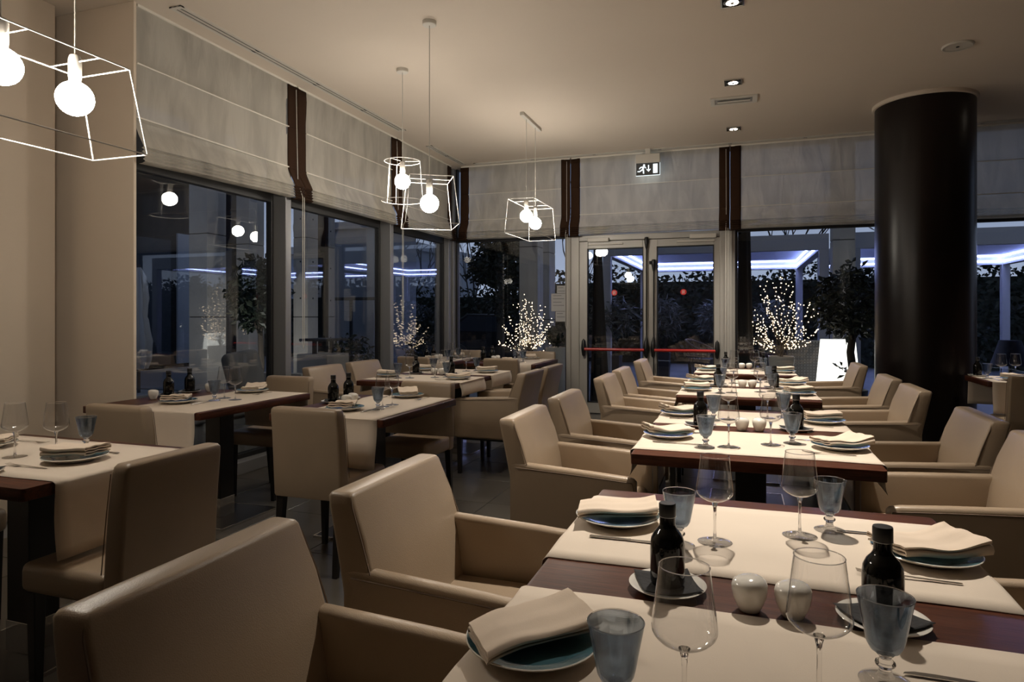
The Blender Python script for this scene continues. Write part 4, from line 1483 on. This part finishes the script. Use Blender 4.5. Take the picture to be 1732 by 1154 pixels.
def fairy_bush(label, x, y, z0, crown, seed, pot=True):
    """bare ornamental bush in a white planter, its twigs wound with warm fairy lights"""
    t = thing('lit_bush', label, 'string-lit bush', (x, y, -0.02))
    rng = random.Random(seed)
    b = MB()
    tips = []
    base = Vector((0, 0, z0 - 0.10))
    b.tube([base, Vector((0.01, 0, z0 + 0.18))], 0.022, 7, caps=True, r_end=0.016)
    lights = []
    n = crown['n']
    ax, az, lean = crown['ax'], crown['az'], crown.get('lean', 0.0)
    for i in range(n):
        th_ = -1.5 + 3.0 * (i + rng.uniform(0.1, 0.9)) / n
        rad = rng.uniform(0.62, 1.0)
        if abs(th_) < 0.35:
            rad = rng.uniform(0.8, 1.05)
        tip = Vector((ax * rad * math.sin(th_) + lean * rad, rng.uniform(-0.20, 0.16), z0 + 0.06 + az * rad * (math.cos(th_) ** 0.8)))
        p0 = Vector((0, 0, z0 + rng.uniform(-0.02, 0.14)))
        ctl = p0.lerp(tip, 0.5) + Vector((0.10 * ax * math.sin(th_), 0, -0.10 * az * abs(math.sin(th_)))) + Vector((rng.uniform(-1, 1), rng.uniform(-1, 1), rng.uniform(-1, 1))) * 0.05
        N = 14
        pts = []
        for k in range(N + 1):
            u = k / N
            pts.append(p0 * (1 - u) ** 2 + ctl * 2 * u * (1 - u) + tip * u * u + Vector((rng.uniform(-1, 1), rng.uniform(-1, 1), rng.uniform(-1, 1))) * 0.010)
        b.tube(pts, 0.007, 4, caps=False, r_end=0.002)
        for k in range(3, N + 1):
            if rng.random() < 0.85:
                lights.append(pts[k] + Vector((rng.uniform(-1, 1), rng.uniform(-1, 1), rng.uniform(-1, 1))) * 0.012)
            if k % 3 == 0:
                d = (pts[k] - pts[k - 1]).normalized()
                v = (d + Vector((rng.uniform(-1, 1), rng.uniform(-0.5, 0.5), rng.uniform(-0.4, 0.8))) * 0.9).normalized()
                s0 = pts[k]
                s1 = s0 + v * rng.uniform(0.05, 0.15)
                b.tube([s0, s1], 0.003, 3, caps=False, r_end=0.0012)
                for m_ in range(2):
                    lights.append(s0.lerp(s1, (m_ + 0.9) / 2))
    b.build('branches', M['bark'], t, smooth=0)
    lb = MB()
    for p in lights:
        r = rng.uniform(0.0060, 0.0090)
        lb.add([(p.x + r, p.y, p.z), (p.x - r, p.y, p.z), (p.x, p.y + r, p.z), (p.x, p.y - r, p.z), (p.x, p.y, p.z + r), (p.x, p.y, p.z - r)],
               [(0, 2, 4), (2, 1, 4), (1, 3, 4), (3, 0, 4), (2, 0, 5), (1, 2, 5), (3, 1, 5), (0, 3, 5)])
    o = lb.build('fairy_lights', M['fairy'], t, smooth=0)
    o['kind'] = 'stuff'
    if pot:
        tapered_pot(t, 0, 0, 0.11, 0.15, z0 - 0.0, M['pot_white'])
    return t


fairy_bush('bush wound with warm fairy lights in white planter, right of the doors', 0.49, 9.05, 0.80, dict(n=21, ax=0.50, az=0.92), 5)
fairy_bush('bush wound with warm fairy lights left of the doors', -2.93, 9.25, 0.72, dict(n=20, ax=0.47, az=0.80, lean=0.02), 8)

# clipped ball in tall white pot beside the doors
t = thing('topiary_ball', 'clipped dark ball shrub in tall white pot beside the doors', 'potted shrub', (-2.50, 9.20, -0.02))
tapered_pot(t, 0, 0, 0.12, 0.165, 0.86, M['pot_white'], True)
b = MB()
b.sphere((0, 0, 1.02), 0.125, 14, 9)
leaf_cloud(b, (0, 0, 1.02), (0.15, 0.15, 0.15), 900, 0.035, 3, 0.8)
tag(b.build('foliage', M['leaf_dark'], t, smooth=0), kind='stuff')

# round-headed ficus and the glowing lamp behind it
t = thing('ficus_tree', 'round dark ficus standing in front of the glowing lamp', 'tree', (1.33, 9.30, -0.02))
b = MB()
b.tube([(0, 0, 0.35), (0.02, 0, 0.6), (-0.01, 0, 0.85), (0.02, 0, 1.1), (0.0, 0, 1.35)], 0.055, 9, r_end=0.04)
for k in range(7):
    a = k * 0.9
    b.tube([(0, 0, 1.1), (0.25 * math.cos(a), 0.25 * math.sin(a), 1.45 + 0.05 * (k % 3))], 0.018, 5, r_end=0.006)
b.build('trunk', M['bark'], t, smooth=40)
b = MB()
leaf_cloud(b, (-0.02, 0, 1.47), (0.46, 0.42, 0.44), 1500, 0.105, 4, 0.35)
leaf_cloud(b, (0.02, -0.05, 1.86), (0.13, 0.1, 0.14), 45, 0.11, 14, 0.1)
leaf_cloud(b, (-0.05, -0.1, 0.62), (0.16, 0.12, 0.12), 22, 0.09, 24, 0.1)
tag(b.build('foliage', M['leaf_dark'], t, smooth=0), kind='stuff')
tapered_pot(t, 0, 0, 0.15, 0.19, 0.38, M['pot_dark'], True)

t = thing('floor_lamp', 'tall glowing white tapered lamp behind the ficus', 'lamp', (1.24, 9.85, -0.02))
b = MB()
b.loft([[(x, y, z) for x, y in rrect(h, h, 0.03, 3)] for h, z in ((0.27, 0.04), (0.235, 0.5), (0.195, 0.99))])
b.build('shade', M['lamp_glow'], t, smooth=40, bevel=0.006)
MB().box(-0.26, 0.26, -0.26, 0.26, 0, 0.04).build('base', M['pot_dark'], t, smooth=0)

# woven screen / lounge seat beside the lamp
t = thing('wicker_lounge', 'grey woven lounge seat left of the glowing lamp', 'lounge chair', (0.94, 10.5, -0.02), 0.1)
MB().box(-0.30, 0.24, -0.05, 0.0, 0.0, 0.96).build('back_panel', M['wicker_grey'], t, smooth=0, bevel=0.01)
b = MB()
for k in range(13):
    b.box(-0.295 + k * 0.041, -0.275 + k * 0.041, -0.058, -0.05, 0.02, 0.94)
for k in range(22):
    b.box(-0.30, 0.24, -0.064, -0.058, 0.03 + k * 0.041, 0.052 + k * 0.041)
b.build('weave', M['wicker'], t, smooth=0)['kind'] = 'stuff'
MB().box(-0.30, 0.24, 0.0, 0.55, 0.0, 0.40).build('seat', M['wicker_grey'], t, smooth=0, bevel=0.02)


def wicker_chair(label, x, y, rz):
    t = thing('wicker_armchair', label, 'armchair', (x, y, -0.02), rz, 'dark wicker terrace armchairs')
    b = MB()
    n = 18
    for z0_, z1_, r0, r1 in ((0.36, 0.44, 0.28, 0.29),):
        b.lathe([(0.001, z0_), (r0, z0_), (r1, z1_), (0.001, z1_)], n, (0, 0, 0), True, True)
    b.build('seat', M['wicker'], t, smooth=40)
    b = MB()
    for k in range(19):
        a = PI * 0.5 + PI * (k / 18.0) * 1.15 - PI * 0.075
        hz = 0.62 + 0.20 * math.sin(PI * k / 18)
        b.tube([(0.27 * math.cos(a), 0.27 * math.sin(a), 0.03), (0.29 * math.cos(a), 0.29 * math.sin(a), 0.40), (0.34 * math.cos(a), 0.34 * math.sin(a), hz)], 0.009, 4)
    b.build('back_staves', M['wicker'], t, smooth=0)['kind'] = 'stuff'
    pts = []
    for k in range(19):
        a = PI * 0.5 + PI * (k / 18.0) * 1.15 - PI * 0.075
        pts.append((0.34 * math.cos(a), 0.34 * math.sin(a), 0.62 + 0.20 * math.sin(PI * k / 18)))
    MB().tube(pts, 0.022, 6).build('top_rail', M['wicker'], t)
    for z in (0.5, 0.6):
        pts = [(0.315 * math.cos(PI * 0.425 + PI * 1.15 * k / 18), 0.315 * math.sin(PI * 0.425 + PI * 1.15 * k / 18), z) for k in range(19)]
        MB().tube(pts, 0.010, 5).build('band', M['wicker'], t)
    for a in (0.6, 2.2, 3.9, 5.6):
        MB().tube([(0.26 * math.cos(a), 0.26 * math.sin(a), 0.0), (0.25 * math.cos(a), 0.25 * math.sin(a), 0.38)], 0.014, 5).build('leg', M['wicker'], t)
    return t


wicker_chair('dark wicker armchair on the terrace behind the right door leaf', -0.72, 14.0, -0.3)
wicker_chair('dark wicker armchair on the terrace farther behind the doors', -0.15, 15.6, 2.6)
wicker_chair('dark wicker armchair on the terrace left of the lamp', 0.35, 11.9, 2.0)

# low bamboo in dark pots
for k, (x, y, lb, s) in enumerate(((-2.33, 12.6, 'grassy bamboo in dark pot behind the left door leaf', 1), (-1.55, 14.0, 'grassy bamboo in dark pot between the door leaves', 2), (-0.55, 16.3, 'grassy bamboo in dark pot behind the right door leaf', 3), (0.70, 16.5, 'grassy bamboo in dark pot right of the doors', 4))):
    t = thing('potted_bamboo', lb, 'potted plant', (x, y, -0.02), 0, 'potted bamboo on the terrace')
    tapered_pot(t, 0, 0, 0.15, 0.175, 0.55, M['pot_dark'])
    r = random.Random(s)
    b = MB()
    for q in range(16):
        a, w = r.uniform(0, 6.28), r.uniform(0.05, 0.3)
        b.tube([(0.05 * math.cos(a), 0.05 * math.sin(a), 0.5), (w * 0.6 * math.cos(a), w * 0.6 * math.sin(a), 1.0), (w * math.cos(a), w * math.sin(a), r.uniform(1.2, 1.6))], 0.006, 4, r_end=0.003)
    b.build('canes', M['bark'], t, smooth=0)['kind'] = 'stuff'
    b = MB()
    leaf_cloud(b, (0, 0, 1.30), (0.42, 0.42, 0.40), 800, 0.20, 30 + s, 0.1, 0.16, -0.2)
    tag(b.build('foliage', M['leaf_bamboo'], t, smooth=0), kind='stuff')

# terrace pergolas with led strips
def pergola(label, x0, x1, y0, y1, zl=2.42, zt=2.71, posts=True):
    t = thing('pergola', label, 'pergola', ((x0 + x1) / 2, (y0 + y1) / 2, -0.02), 0, 'white terrace pergolas with led strips')
    hx, hy = (x1 - x0) / 2, (y1 - y0) / 2
    f = 0.14
    for q in ((-hx, hx, -hy, -hy + f), (-hx, hx, hy - f, hy), (-hx, -hx + f, -hy + f, hy - f), (hx - f, hx, -hy + f, hy - f)):
        MB().box(*q, zl + 0.02, zt).build('fascia', M['pergola'], t, smooth=0, bevel=0.006)
    n = int((2 * hy - 2 * f) / 0.2)
    lm = None
    for k in range(n):
        y = -hy + f + (k + 0.5) * (2 * hy - 2 * f) / n
        if lm is None:
            o = MB().box(-hx + f, hx - f, -0.092, 0.092, 0, 0.03).build('louver', M['louver'], t, smooth=0)
            lm = o.data
        else:
            o = bpy.data.objects.new('louver', lm)
            C.objects.link(o)
            o.parent = t
        o.location = (0, y, zt - 0.045)
        o.rotation_euler = (0.10, 0, 0)
    i = f + 0.005
    for dz, w in ((zl + 0.205, 0.022), (zl + 0.085, 0.022)):
        for q in ((-hx + i, hx - i, hy - i - 0.02, hy - i), (-hx + i, -hx + i + 0.02, -hy + i, hy - i), (hx - i - 0.02, hx - i, -hy + i, hy - i)):
            MB().box(*q, dz, dz + w).build('led_strip', M['led'], t, smooth=0)
    for sx in (-1, 1):
        for sy in (-1, 1):
            MB().box(sx * (hx - 0.075) - 0.075, sx * (hx - 0.075) + 0.075, sy * (hy - 0.075) - 0.075, sy * (hy - 0.075) + 0.075, 0, zl + 0.02).build('post', M['pergola'], t, smooth=0, bevel=0.005)
    return t


pergola('white pergola with led strips straight behind the doors', -2.45, 1.42, 12.3, 17.4)
pergola('white pergola with led strips seen right of the dark pillar', 1.75, 5.6, 12.3, 17.4)

# concrete columns
for k, (x, y, w, d, h, lb) in enumerate(((1.52, 11.5, 0.32, 0.32, 5.0, 'square concrete column behind the ficus'),
                                         (-3.42, 10.9, 0.33, 0.33, 5.0, 'square concrete column behind the left lit bush'),
                                         (-3.45, 12.0, 0.2, 0.40, 5.0, 'slim concrete column left of the doors'),
                                         (-7.98, 8.30, 0.36, 0.40, 5.2, 'broad concrete column beyond the left window'),
                                         (-8.40, 9.75, 0.28, 0.40, 5.2, 'concrete column right of the garden tree'),
                                         (-6.80, 9.2, 0.28, 0.28, 5.2, 'concrete column with bolt holes beyond the middle window'),
                                         (-7.37, 10.6, 0.18, 0.28, 5.2, 'second concrete column with bolt holes beyond the middle window'))):
    t = thing('concrete_column', lb, 'column', (x, y, -0.02), 0, 'square concrete columns outside')
    zz = 0.0
    for s in range(4):
        h1 = h * (s + 1) / 4
        MB().box(-w / 2, w / 2, -d / 2, d / 2, zz, h1 - 0.012).build('cast_block', M['concrete'], t, smooth=0, bevel=0.006)
        MB().box(-w / 2 + 0.01, w / 2 - 0.01, -d / 2 + 0.01, d / 2 - 0.01, h1 - 0.012, h1).build('joint', M['dark'], t, smooth=0)
        if k >= 5:
            for zb in (0.3, 0.9):
                MB().tube([(0, -d / 2 - 0.002, zz + zb), (0, -d / 2 + 0.01, zz + zb)], 0.016, 10).build('bolt_hole', M['dark'], t, smooth=0)
                MB().tube([(w / 2 + 0.002, 0, zz + zb), (w / 2 - 0.01, 0, zz + zb)], 0.016, 10).build('bolt_hole', M['dark'], t, smooth=0)
        zz = h1

# hedge along the far side of the terrace
hd = thing('hedge', 'tall dark clipped hedge along the far side of the terrace', 'hedge', (1.0, 19.0, -0.02))
b = MB().box(-6.6, 20, -0.35, 0.35, 0, 2.25)
tag(b.build('hedge_core', M['leaf_dark'], hd, smooth=0))
b = MB()
rr = random.Random(77)
for _ in range(18000):
    x, z = rr.uniform(-6.6, 20), rr.uniform(0.1, 2.75)
    y = -0.35 - rr.uniform(0, 0.3) if z < 2.35 else rr.uniform(-0.4, 0.4)
    if z > 2.4 and noise.noise(Vector((x * 1.3, z, 2))) < (z - 2.6) * 2:
        continue
    d = Vector((rr.uniform(-1, 1), rr.uniform(-1, 0.2), rr.uniform(-0.8, 0.8))).normalized()
    s = d.cross(Vector((0.3, 1, rr.uniform(-1, 1)))).normalized()
    L = rr.uniform(0.09, 0.2)
    q = Vector((x, y, z))
    b.add([q, q + d * L * 0.5 + s * L * 0.25, q + d * L, q + d * L * 0.5 - s * L * 0.25], [(0, 1, 2), (0, 2, 3)])
tag(b.build('hedge_leaves', M['leaf_hedge'], hd, smooth=0), kind='stuff')
hd2 = thing('hedge', 'dark hedge and shrubs beyond the corner windows', 'hedge', (-9.0, 17.9, -0.02))
MB().box(-7.0, 2.9, -0.35, 0.35, 0, 1.85).build('hedge_core', M['leaf_dark'], hd2, smooth=0)
b = MB()
for _ in range(5000):
    x, z = rr.uniform(-7.0, 2.9), rr.uniform(0.1, 2.15)
    y = -0.35 - rr.uniform(0, 0.3) if z < 1.85 else rr.uniform(-0.4, 0.4)
    d = Vector((rr.uniform(-1, 1), rr.uniform(-1, 0.2), rr.uniform(-0.8, 0.8))).normalized()
    s = d.cross(Vector((0.3, 1, rr.uniform(-1, 1)))).normalized()
    L = rr.uniform(0.09, 0.2)
    q = Vector((x, y, z))
    b.add([q, q + d * L * 0.5 + s * L * 0.25, q + d * L, q + d * L * 0.5 - s * L * 0.25], [(0, 1, 2), (0, 2, 3)])
tag(b.build('hedge_leaves', M['leaf_hedge'], hd2, smooth=0), kind='stuff')

# dense evergreen behind the left bay of the door wall
t = thing('evergreen_tree', 'tall dark evergreen tree behind the left lit bush', 'tree', (-4.85, 13.2, -0.02))
MB().tube([(0, 0, 0), (0.05, 0, 1.5), (0, 0, 3.4)], 0.11, 8, r_end=0.04).build('trunk', M['bark'], t)
b = MB()
for (cx, cy, cz, rx, rz_, n) in ((0.15, 0, 3.3, 0.65, 0.9, 1500), (0.0, 0, 2.5, 0.62, 0.55, 1100), (0.2, 0, 1.75, 0.45, 0.6, 700), (-0.35, 0, 2.3, 0.4, 0.35, 450), (0.35, 0, 4.2, 0.5, 0.6, 600)):
    leaf_cloud(b, (cx, cy, cz), (rx, rx, rz_), n, 0.15, int(cz * 10), 0.15, 0.5)
tag(b.build('foliage', M['leaf_dark'], t, smooth=0), kind='stuff')

# garden tree, folded parasol, lounge sofa, service box, frame and shrubs beyond the left wall
t = thing('garden_tree', 'round-crowned garden tree beyond the left window', 'tree', (-6.72, 8.0, -0.02))
b = MB()
b.tube([(0, 0, 0), (0.03, 0, 0.6), (0.0, 0, 1.3)], 0.05, 8, r_end=0.035)
for k in range(6):
    a = k * 1.05
    b.tube([(0, 0, 1.0), (0.22 * math.cos(a), 0.22 * math.sin(a), 1.6)], 0.015, 5, r_end=0.006)
b.build('trunk', M['bark'], t)
b = MB()
leaf_cloud(b, (0, 0, 1.65), (0.44, 0.44, 0.58), 1300, 0.12, 51, 0.2, 0.55)
tag(b.build('foliage', M['leaf_hedge'], t, smooth=0), kind='stuff')

t = thing('parasol', 'folded pale parasol beyond the left window', 'parasol', (-9.25, 8.15, -0.02))
MB().tube([(0, 0, 0), (0, 0, 2.15)], 0.025, 8).build('pole', M['pot_dark'], t)
b = MB()
rings = []
for z, r in ((0.45, 0.11), (0.6, 0.15), (0.9, 0.17), (1.25, 0.12), (1.3, 0.105), (1.6, 0.13), (1.95, 0.09), (2.1, 0.03)):
    rings.append([((r * (1 + 0.28 * math.cos(8 * a + z * 2))) * math.cos(a), (r * (1 + 0.28 * math.cos(8 * a + z * 2))) * math.sin(a), z) for a in [2 * PI * i / 40 for i in range(40)]])
b.loft(rings)
b.build('folded_cloth', M['umbrella'], t, smooth=60)
MB().box(-0.4, 0.4, -0.4, 0.4, 0, 0.06).build('base', M['concrete'], t, smooth=0, bevel=0.01)

t = thing('lounge_sofa', 'grey outdoor lounge sofa beyond the left window', 'sofa', (-4.55, 4.95, -0.02))
MB().box(-0.50, 0.25, -0.70, 0.72, 0.18, 0.42).build('seat_cushion', M['cushion'], t, smooth=50, bevel=0.04, seg=3)
MB().box(-0.55, 0.30, -0.75, 0.77, 0.08, 0.18).build('frame', M['pot_white'], t, smooth=0, bevel=0.01)
MB().box(0.14, 0.30, -0.70, 0.72, 0.40, 0.63).build('back_cushion', M['cushion'], t, smooth=50, bevel=0.04, seg=3)
MB().box(-0.50, 0.30, 0.72, 0.80, 0.08, 0.72).build('arm_panel', M['pot_white'], t, smooth=0, bevel=0.01)
for sx in (-0.5, 0.25):
    for sy in (-0.7, 0.72):
        MB().box(sx - 0.03, sx + 0.03, sy - 0.03, sy + 0.03, 0, 0.08).build('leg', M['pot_dark'], t, smooth=0)
b = MB()
rings = []
for k in range(9):
    a = PI * k / 8
    r = math.sin(a) ** 0.45 if 0 < k < 8 else 0.02
    rings.append([(-0.10 * math.cos(a) * 0.8, y, z) for y, z in rrect(0.23 * (0.55 + 0.45 * r), 0.19 * (0.5 + 0.5 * r), 0.06, 4)])
b.loft(rings)
cu = b.build('throw_cushion', M['cushion'], None, smooth=70)
cu.location = (-4.56, 5.2, 0.765)
cu.rotation_euler = (0.06, -0.25, 0.1)
tag(cu, 'grey throw cushion leaning on the outdoor sofa back', 'cushion')

t = thing('service_box', 'pale outdoor service box with dark tray beyond the middle window', 'cabinet', (-4.95, 7.05, -0.02))
MB().box(-0.22, 0.22, -0.24, 0.24, 0.0, 0.84).build('box_body', M['pot_white'], t, smooth=0, bevel=0.01)
MB().box(-0.20, 0.20, -0.22, 0.22, 1.00, 1.03).build('tray', M['pot_dark'], t, smooth=0, bevel=0.004)
for sy in (-0.18, 0.18):
    MB().box(-0.02, 0.02, sy - 0.02, sy + 0.02, 0.84, 1.0).build('tray_leg', M['pot_dark'], t, smooth=0)

t = thing('steel_frame', 'thin dark steel frame beyond the middle window', 'frame', (-7.35, 11.4, -0.02))
for x in (-0.75, 0.0, 0.75):
    MB().box(x - 0.025, x + 0.025, -0.025, 0.025, 0, 1.62).build('upright', M['pot_dark'], t, smooth=0)
MB().box(-0.78, 0.78, -0.03, 0.03, 1.62, 1.68).build('top_bar', M['pot_dark'], t, smooth=0)
for k, (x, y, r, lb) in enumerate(((-6.5, 10.1, 0.42, 'low dark shrub under the thin steel frame'), (-6.0, 12.6, 0.5, 'low dark shrub farther behind the middle window'), (-5.6, 11.2, 0.45, 'low dark shrub behind the narrow corner window'))):
    t = thing('shrub', lb, 'shrub', (x, y, -0.02), 0, 'low shrubs beyond the left wall')
    b = MB()
    leaf_cloud(b, (0, 0, 0.5), (r, r, 0.5), 700, 0.1, 60 + k, 0.2, 0.5)
    tag(b.build('foliage', M['leaf_dark'], t, smooth=0), kind='stuff')
    MB().tube([(0, 0, 0), (0, 0, 0.5)], 0.03, 6).build('stem', M['bark'], t)

# neighbouring wing and far buildings
t = thing('annex_building', 'pale neighbouring wing beyond the middle window', 'building', (-8.2, 12.4, -0.02))
MB().box(-0.9, 0.95, -0.3, 1.6, 0, 3.15).build('wall', M['render'], t, smooth=0)
MB().box(-1.0, 1.05, -0.4, 1.7, 3.15, 3.3).build('roof_edge', M['pergola'], t, smooth=0)
for x in (-0.75,):
    MB().box(x, x + 0.5, -0.32, -0.28, 1.1, 2.5).build('window', M['far_glass'], t, smooth=0)
t = thing('glass_facade', 'dark glazed facade behind the garden tree', 'building', (-13.5, 9.0, -0.02))
MB().box(-1.0, 0, -38.0, 6.2, 0, 6.0).build('wall', M['facade'], t, smooth=0)
for k in range(6):
    y = -6.5 + k * 2.1
    MB().box(0, 0.05, y, y + 0.7, 0.1, 3.4).build('pale_panel', M['render'], t, smooth=0)
    MB().box(0, 0.03, y + 0.8, y + 1.9, 0.1, 3.2).build('window', M['far_glass'], t, smooth=0)
t = thing('office_block', 'grey office block far behind the corner window', 'building', (-24.2, 42, -0.02))
MB().box(-6.0, 4.0, -3, 6, 0, 5.6).build('wall', M['far_wall'], t, smooth=0)
MB().box(-6.4, 4.4, -3.6, 6.2, 5.6, 6.1).build('roof_edge', M['render'], t, smooth=0)
for k in range(7):
    MB().box(-5.6 + k * 1.35, -4.7 + k * 1.35, -3.04, -2.98, 2.9, 4.6).build('window', M['far_glass'], t, smooth=0)
t = thing('apartment_house', 'pale house far behind the left lit bush', 'building', (-14.6, 34, -0.02))
MB().box(-0.55, 0.35, -1, 1, 0, 4.3).build('wall', M['render'], t, smooth=0)
MB().box(-0.6, 0.4, -1.05, 1.05, 4.3, 4.4).build('roof_edge', M['pergola'], t, smooth=0)
for x in (-0.35,):
    MB().box(x, x + 0.45, -1.04, -0.98, 2.0, 3.2).build('window', M['far_glass'], t, smooth=0)
t = thing('flat_block', 'pale block of flats far behind the doors', 'building', (0.5, 46, -0.02))
MB().box(-5, 9, -2, 6, 0, 3.3).build('wall', M['render'], t, smooth=0)
for k in range(9):
    MB().box(-4.5 + k * 1.5, -3.6 + k * 1.5, -2.04, -1.98, 1.6, 2.8).build('window', M['far_glass'], t, smooth=0)

for k, (x, y, h, lb) in enumerate(((-12.6, 24, 1.9, 'bare winter tree seen through the narrow corner window'), (-15.6, 27, 2.1, 'bare winter tree left of the other, corner window'), (-10.1, 24.5, 1.8, 'bare winter tree behind the evergreen'),
                                   (-6.2, 24, 1.9, 'bare winter tree seen left of the doors'), (1.6, 23, 1.9, 'bare winter tree above the pergola'), (5.6, 23, 1.9, 'bare winter tree right of the dark pillar'))):
    t = thing('bare_tree', lb, 'tree', (x, y, -0.02), 0, 'bare winter trees behind the garden')
    b = MB()
    rng = random.Random(100 + k)
    branching(b, Vector((0, 0, 0)), Vector((0, 0, 1)), h, 0.09, 4, rng, [], 0.55, 3, 3, 0.35)
    b.build('branches', M['bare_bark'], t, smooth=0)

# parked car in the dark and a bollard lamp
t = thing('parked_car', 'dark parked car in the gloom behind the left bay', 'car', (-5.3, 15.6, -0.02))
body = [(-1.9, 0.3), (1.9, 0.3), (2.0, 0.6), (1.85, 0.82), (1.0, 0.92), (0.55, 1.32), (-1.0, 1.36), (-1.65, 0.95), (-1.95, 0.85), (-2.0, 0.5)]
b = MB()
b.prism(body, -0.8, 0.8, T=Matrix.Rotation(PI / 2, 4, 'X'))
b.build('body', mat('car_paint', (0.008, 0.009, 0.011), 0.45, spec=0.25), t, smooth=0, bevel=0.06, seg=3)
b = MB().prism([(0.86, 0.93), (0.50, 1.27), (-0.15, 1.29), (-0.15, 0.93)], -0.805, 0.805, T=Matrix.Rotation(PI / 2, 4, 'X'))
b.build('window', M['far_glass'], t, smooth=0)
b = MB().prism([(-0.22, 0.93), (-0.22, 1.29), (-0.95, 1.30), (-1.45, 0.95)], -0.805, 0.805, T=Matrix.Rotation(PI / 2, 4, 'X'))
b.build('window', M['far_glass'], t, smooth=0)
for x in (-1.25, 1.25):
    for y in (-0.75, 0.75):
        MB().tube([(x, y - 0.09, 0.32), (x, y + 0.09, 0.32)], 0.32, 20).build('wheel', M['pot_dark'], t, smooth=40)
t = thing('bollard_lamp', 'small bright bollard lamp outside, right of the pillar', 'lamp', (4.35, 12.0, -0.02))
MB().tube([(0, 0, 0), (0, 0, 1.05)], 0.04, 10).build('post', M['pergola'], t)
MB().tube([(0, 0, 1.05), (0, 0, 1.13)], 0.045, 10).build('head', M['lamp_glow'], t)
t = thing('shaded_lamp', 'dark blue shaded terrace lamp right of the pillar', 'lamp', (3.05, 9.4, -0.02))
MB().lathe([(0.20, 0.72), (0.11, 1.02)], 28, cap1=True).build('lamp_shade', M['blue_shade'], t)
MB().tube([(0, 0, 0), (0, 0, 0.95)], 0.02, 8).build('stand', M['pot_dark'], t)
MB().lathe([(0.15, 0.0), (0.14, 0.03), (0.02, 0.04)], 24, cap0=True, cap1=True).build('base', M['pot_dark'], t)
for k, (x, w0, w1, s0, lb) in enumerate(((0.04, 0.07, 0.11, 0.02, 'narrow black curtain gathered just right of the doors outside'), (-1.86, 0.05, 0.13, 0.03, 'narrow black curtain gathered behind the left door leaf'))):
    t = thing('gathered_curtain', lb, 'curtain', (x, Y_B + 0.30, -0.02), 0, 'black curtains outside the doors')
    b = MB()
    rings = []
    for q in range(9):
        z = 2.5 - 2.42 * q / 8
        w = w0 + (w1 - w0) * (q / 8) ** 1.4
        rings.append([(w * math.cos(a) * (1 + 0.16 * math.cos(5 * a)) + s0 * q / 8, 0.6 * w * math.sin(a) * (1 + 0.16 * math.cos(5 * a)), z) for a in [2 * PI * m_ / 30 for m_ in range(30)]])
    b.loft(rings)
    b.build('cloth', M['dark'], t, smooth=60)
    MB().box(-0.16, 0.16, -0.02, 0.02, 2.5, 2.54).build('rail', M['dark'], t, smooth=0)
    MB().tube([(0, 0, 0), (0, 0, 0.12)], 0.03, 8).build('foot', M['dark'], t)

# notices taped to the pane left of the doors
for k, (x0, x1, z0, z1, lb) in enumerate(((-2.35, -2.225, 1.60, 1.70, 'top small paper notice taped to pane left of doors'), (-2.43, -2.225, 1.355, 1.595, 'large paper notice taped to pane left of doors'), (-2.37, -2.225, 1.215, 1.35, 'bottom small paper notice taped to pane left of doors'))):
    t = thing('paper_notice', lb, 'notice', ((x0 + x1) / 2, Y_B - 0.008, z0), 0, 'paper notices on the pane')
    w, h = x1 - x0, z1 - z0
    MB().box(-w / 2, w / 2, -0.001, 0.001, 0, h).build('sheet', M['paper'], t, smooth=0)
    for q in range(max(2, int(h / 0.05))):
        z = h - 0.03 - q * 0.045
        if z > 0.02:
            MB().box(-w * 0.38, w * (0.38 if q % 2 else 0.2), -0.0015, -0.001, z, z + 0.006).build('text_line', M['ink'], t, smooth=0)

# dark slab with a small white notice plate between the bolt-holed columns
t = thing('slab_wall', 'dark slab between the two bolt-holed concrete columns outside', 'wall', (-7.12, 10.02, -0.02))
MB().box(-0.16, 0.16, -0.05, 0.05, 0, 3.2).build('slab', M['facade'], t, smooth=0, bevel=0.004)
t = thing('notice_plate', 'small white notice plate on dark slab beyond the middle window', 'notice', (-7.10, 9.955, 1.62))
MB().box(-0.06, 0.06, -0.008, 0.014, 0, 0.26).build('plate', M['pergola'], t, smooth=0, bevel=0.002)
MB().box(-0.035, 0.035, -0.0095, -0.008, 0.13, 0.20).build('pictogram', M['ink'], t, smooth=0)
MB().box(-0.035, 0.03, -0.0095, -0.008, 0.06, 0.072).build('text_line', M['ink'], t, smooth=0)

# added spotlight, no source seen, brightens the concrete columns beyond the left windows
t = thing('added_spotlight', 'added low spotlight washing the concrete columns beyond left windows', 'lamp', (-6.0, 7.0, -0.02))
MB().box(-0.07, 0.07, -0.07, 0.07, 0, 0.04).build('base', M['pot_dark'], t, smooth=0, bevel=0.005)
aim = (Vector((-7.7, 9.3, 2.2)) - Vector((-6.0, 7.0, 0.13))).normalized()
MB().tube([tuple(Vector((0, 0, 0.10)) - aim * 0.06), tuple(Vector((0, 0, 0.12)) + aim * 0.05)], 0.045, 14).build('head', M['pot_dark'], t)
sl = bpy.data.lights.new('column_wash', 'SPOT')
sl.energy = 70
sl.color = (1.0, 0.95, 0.88)
sl.spot_size = math.radians(95)
sl.spot_blend = 0.8
sl.shadow_soft_size = 0.04
so = bpy.data.objects.new('beam', sl)
C.objects.link(so)
so.parent = t
so.location = Vector((0, 0, 0.12)) + aim * 0.07
so.rotation_euler = aim.to_track_quat('-Z', 'Y').to_euler()
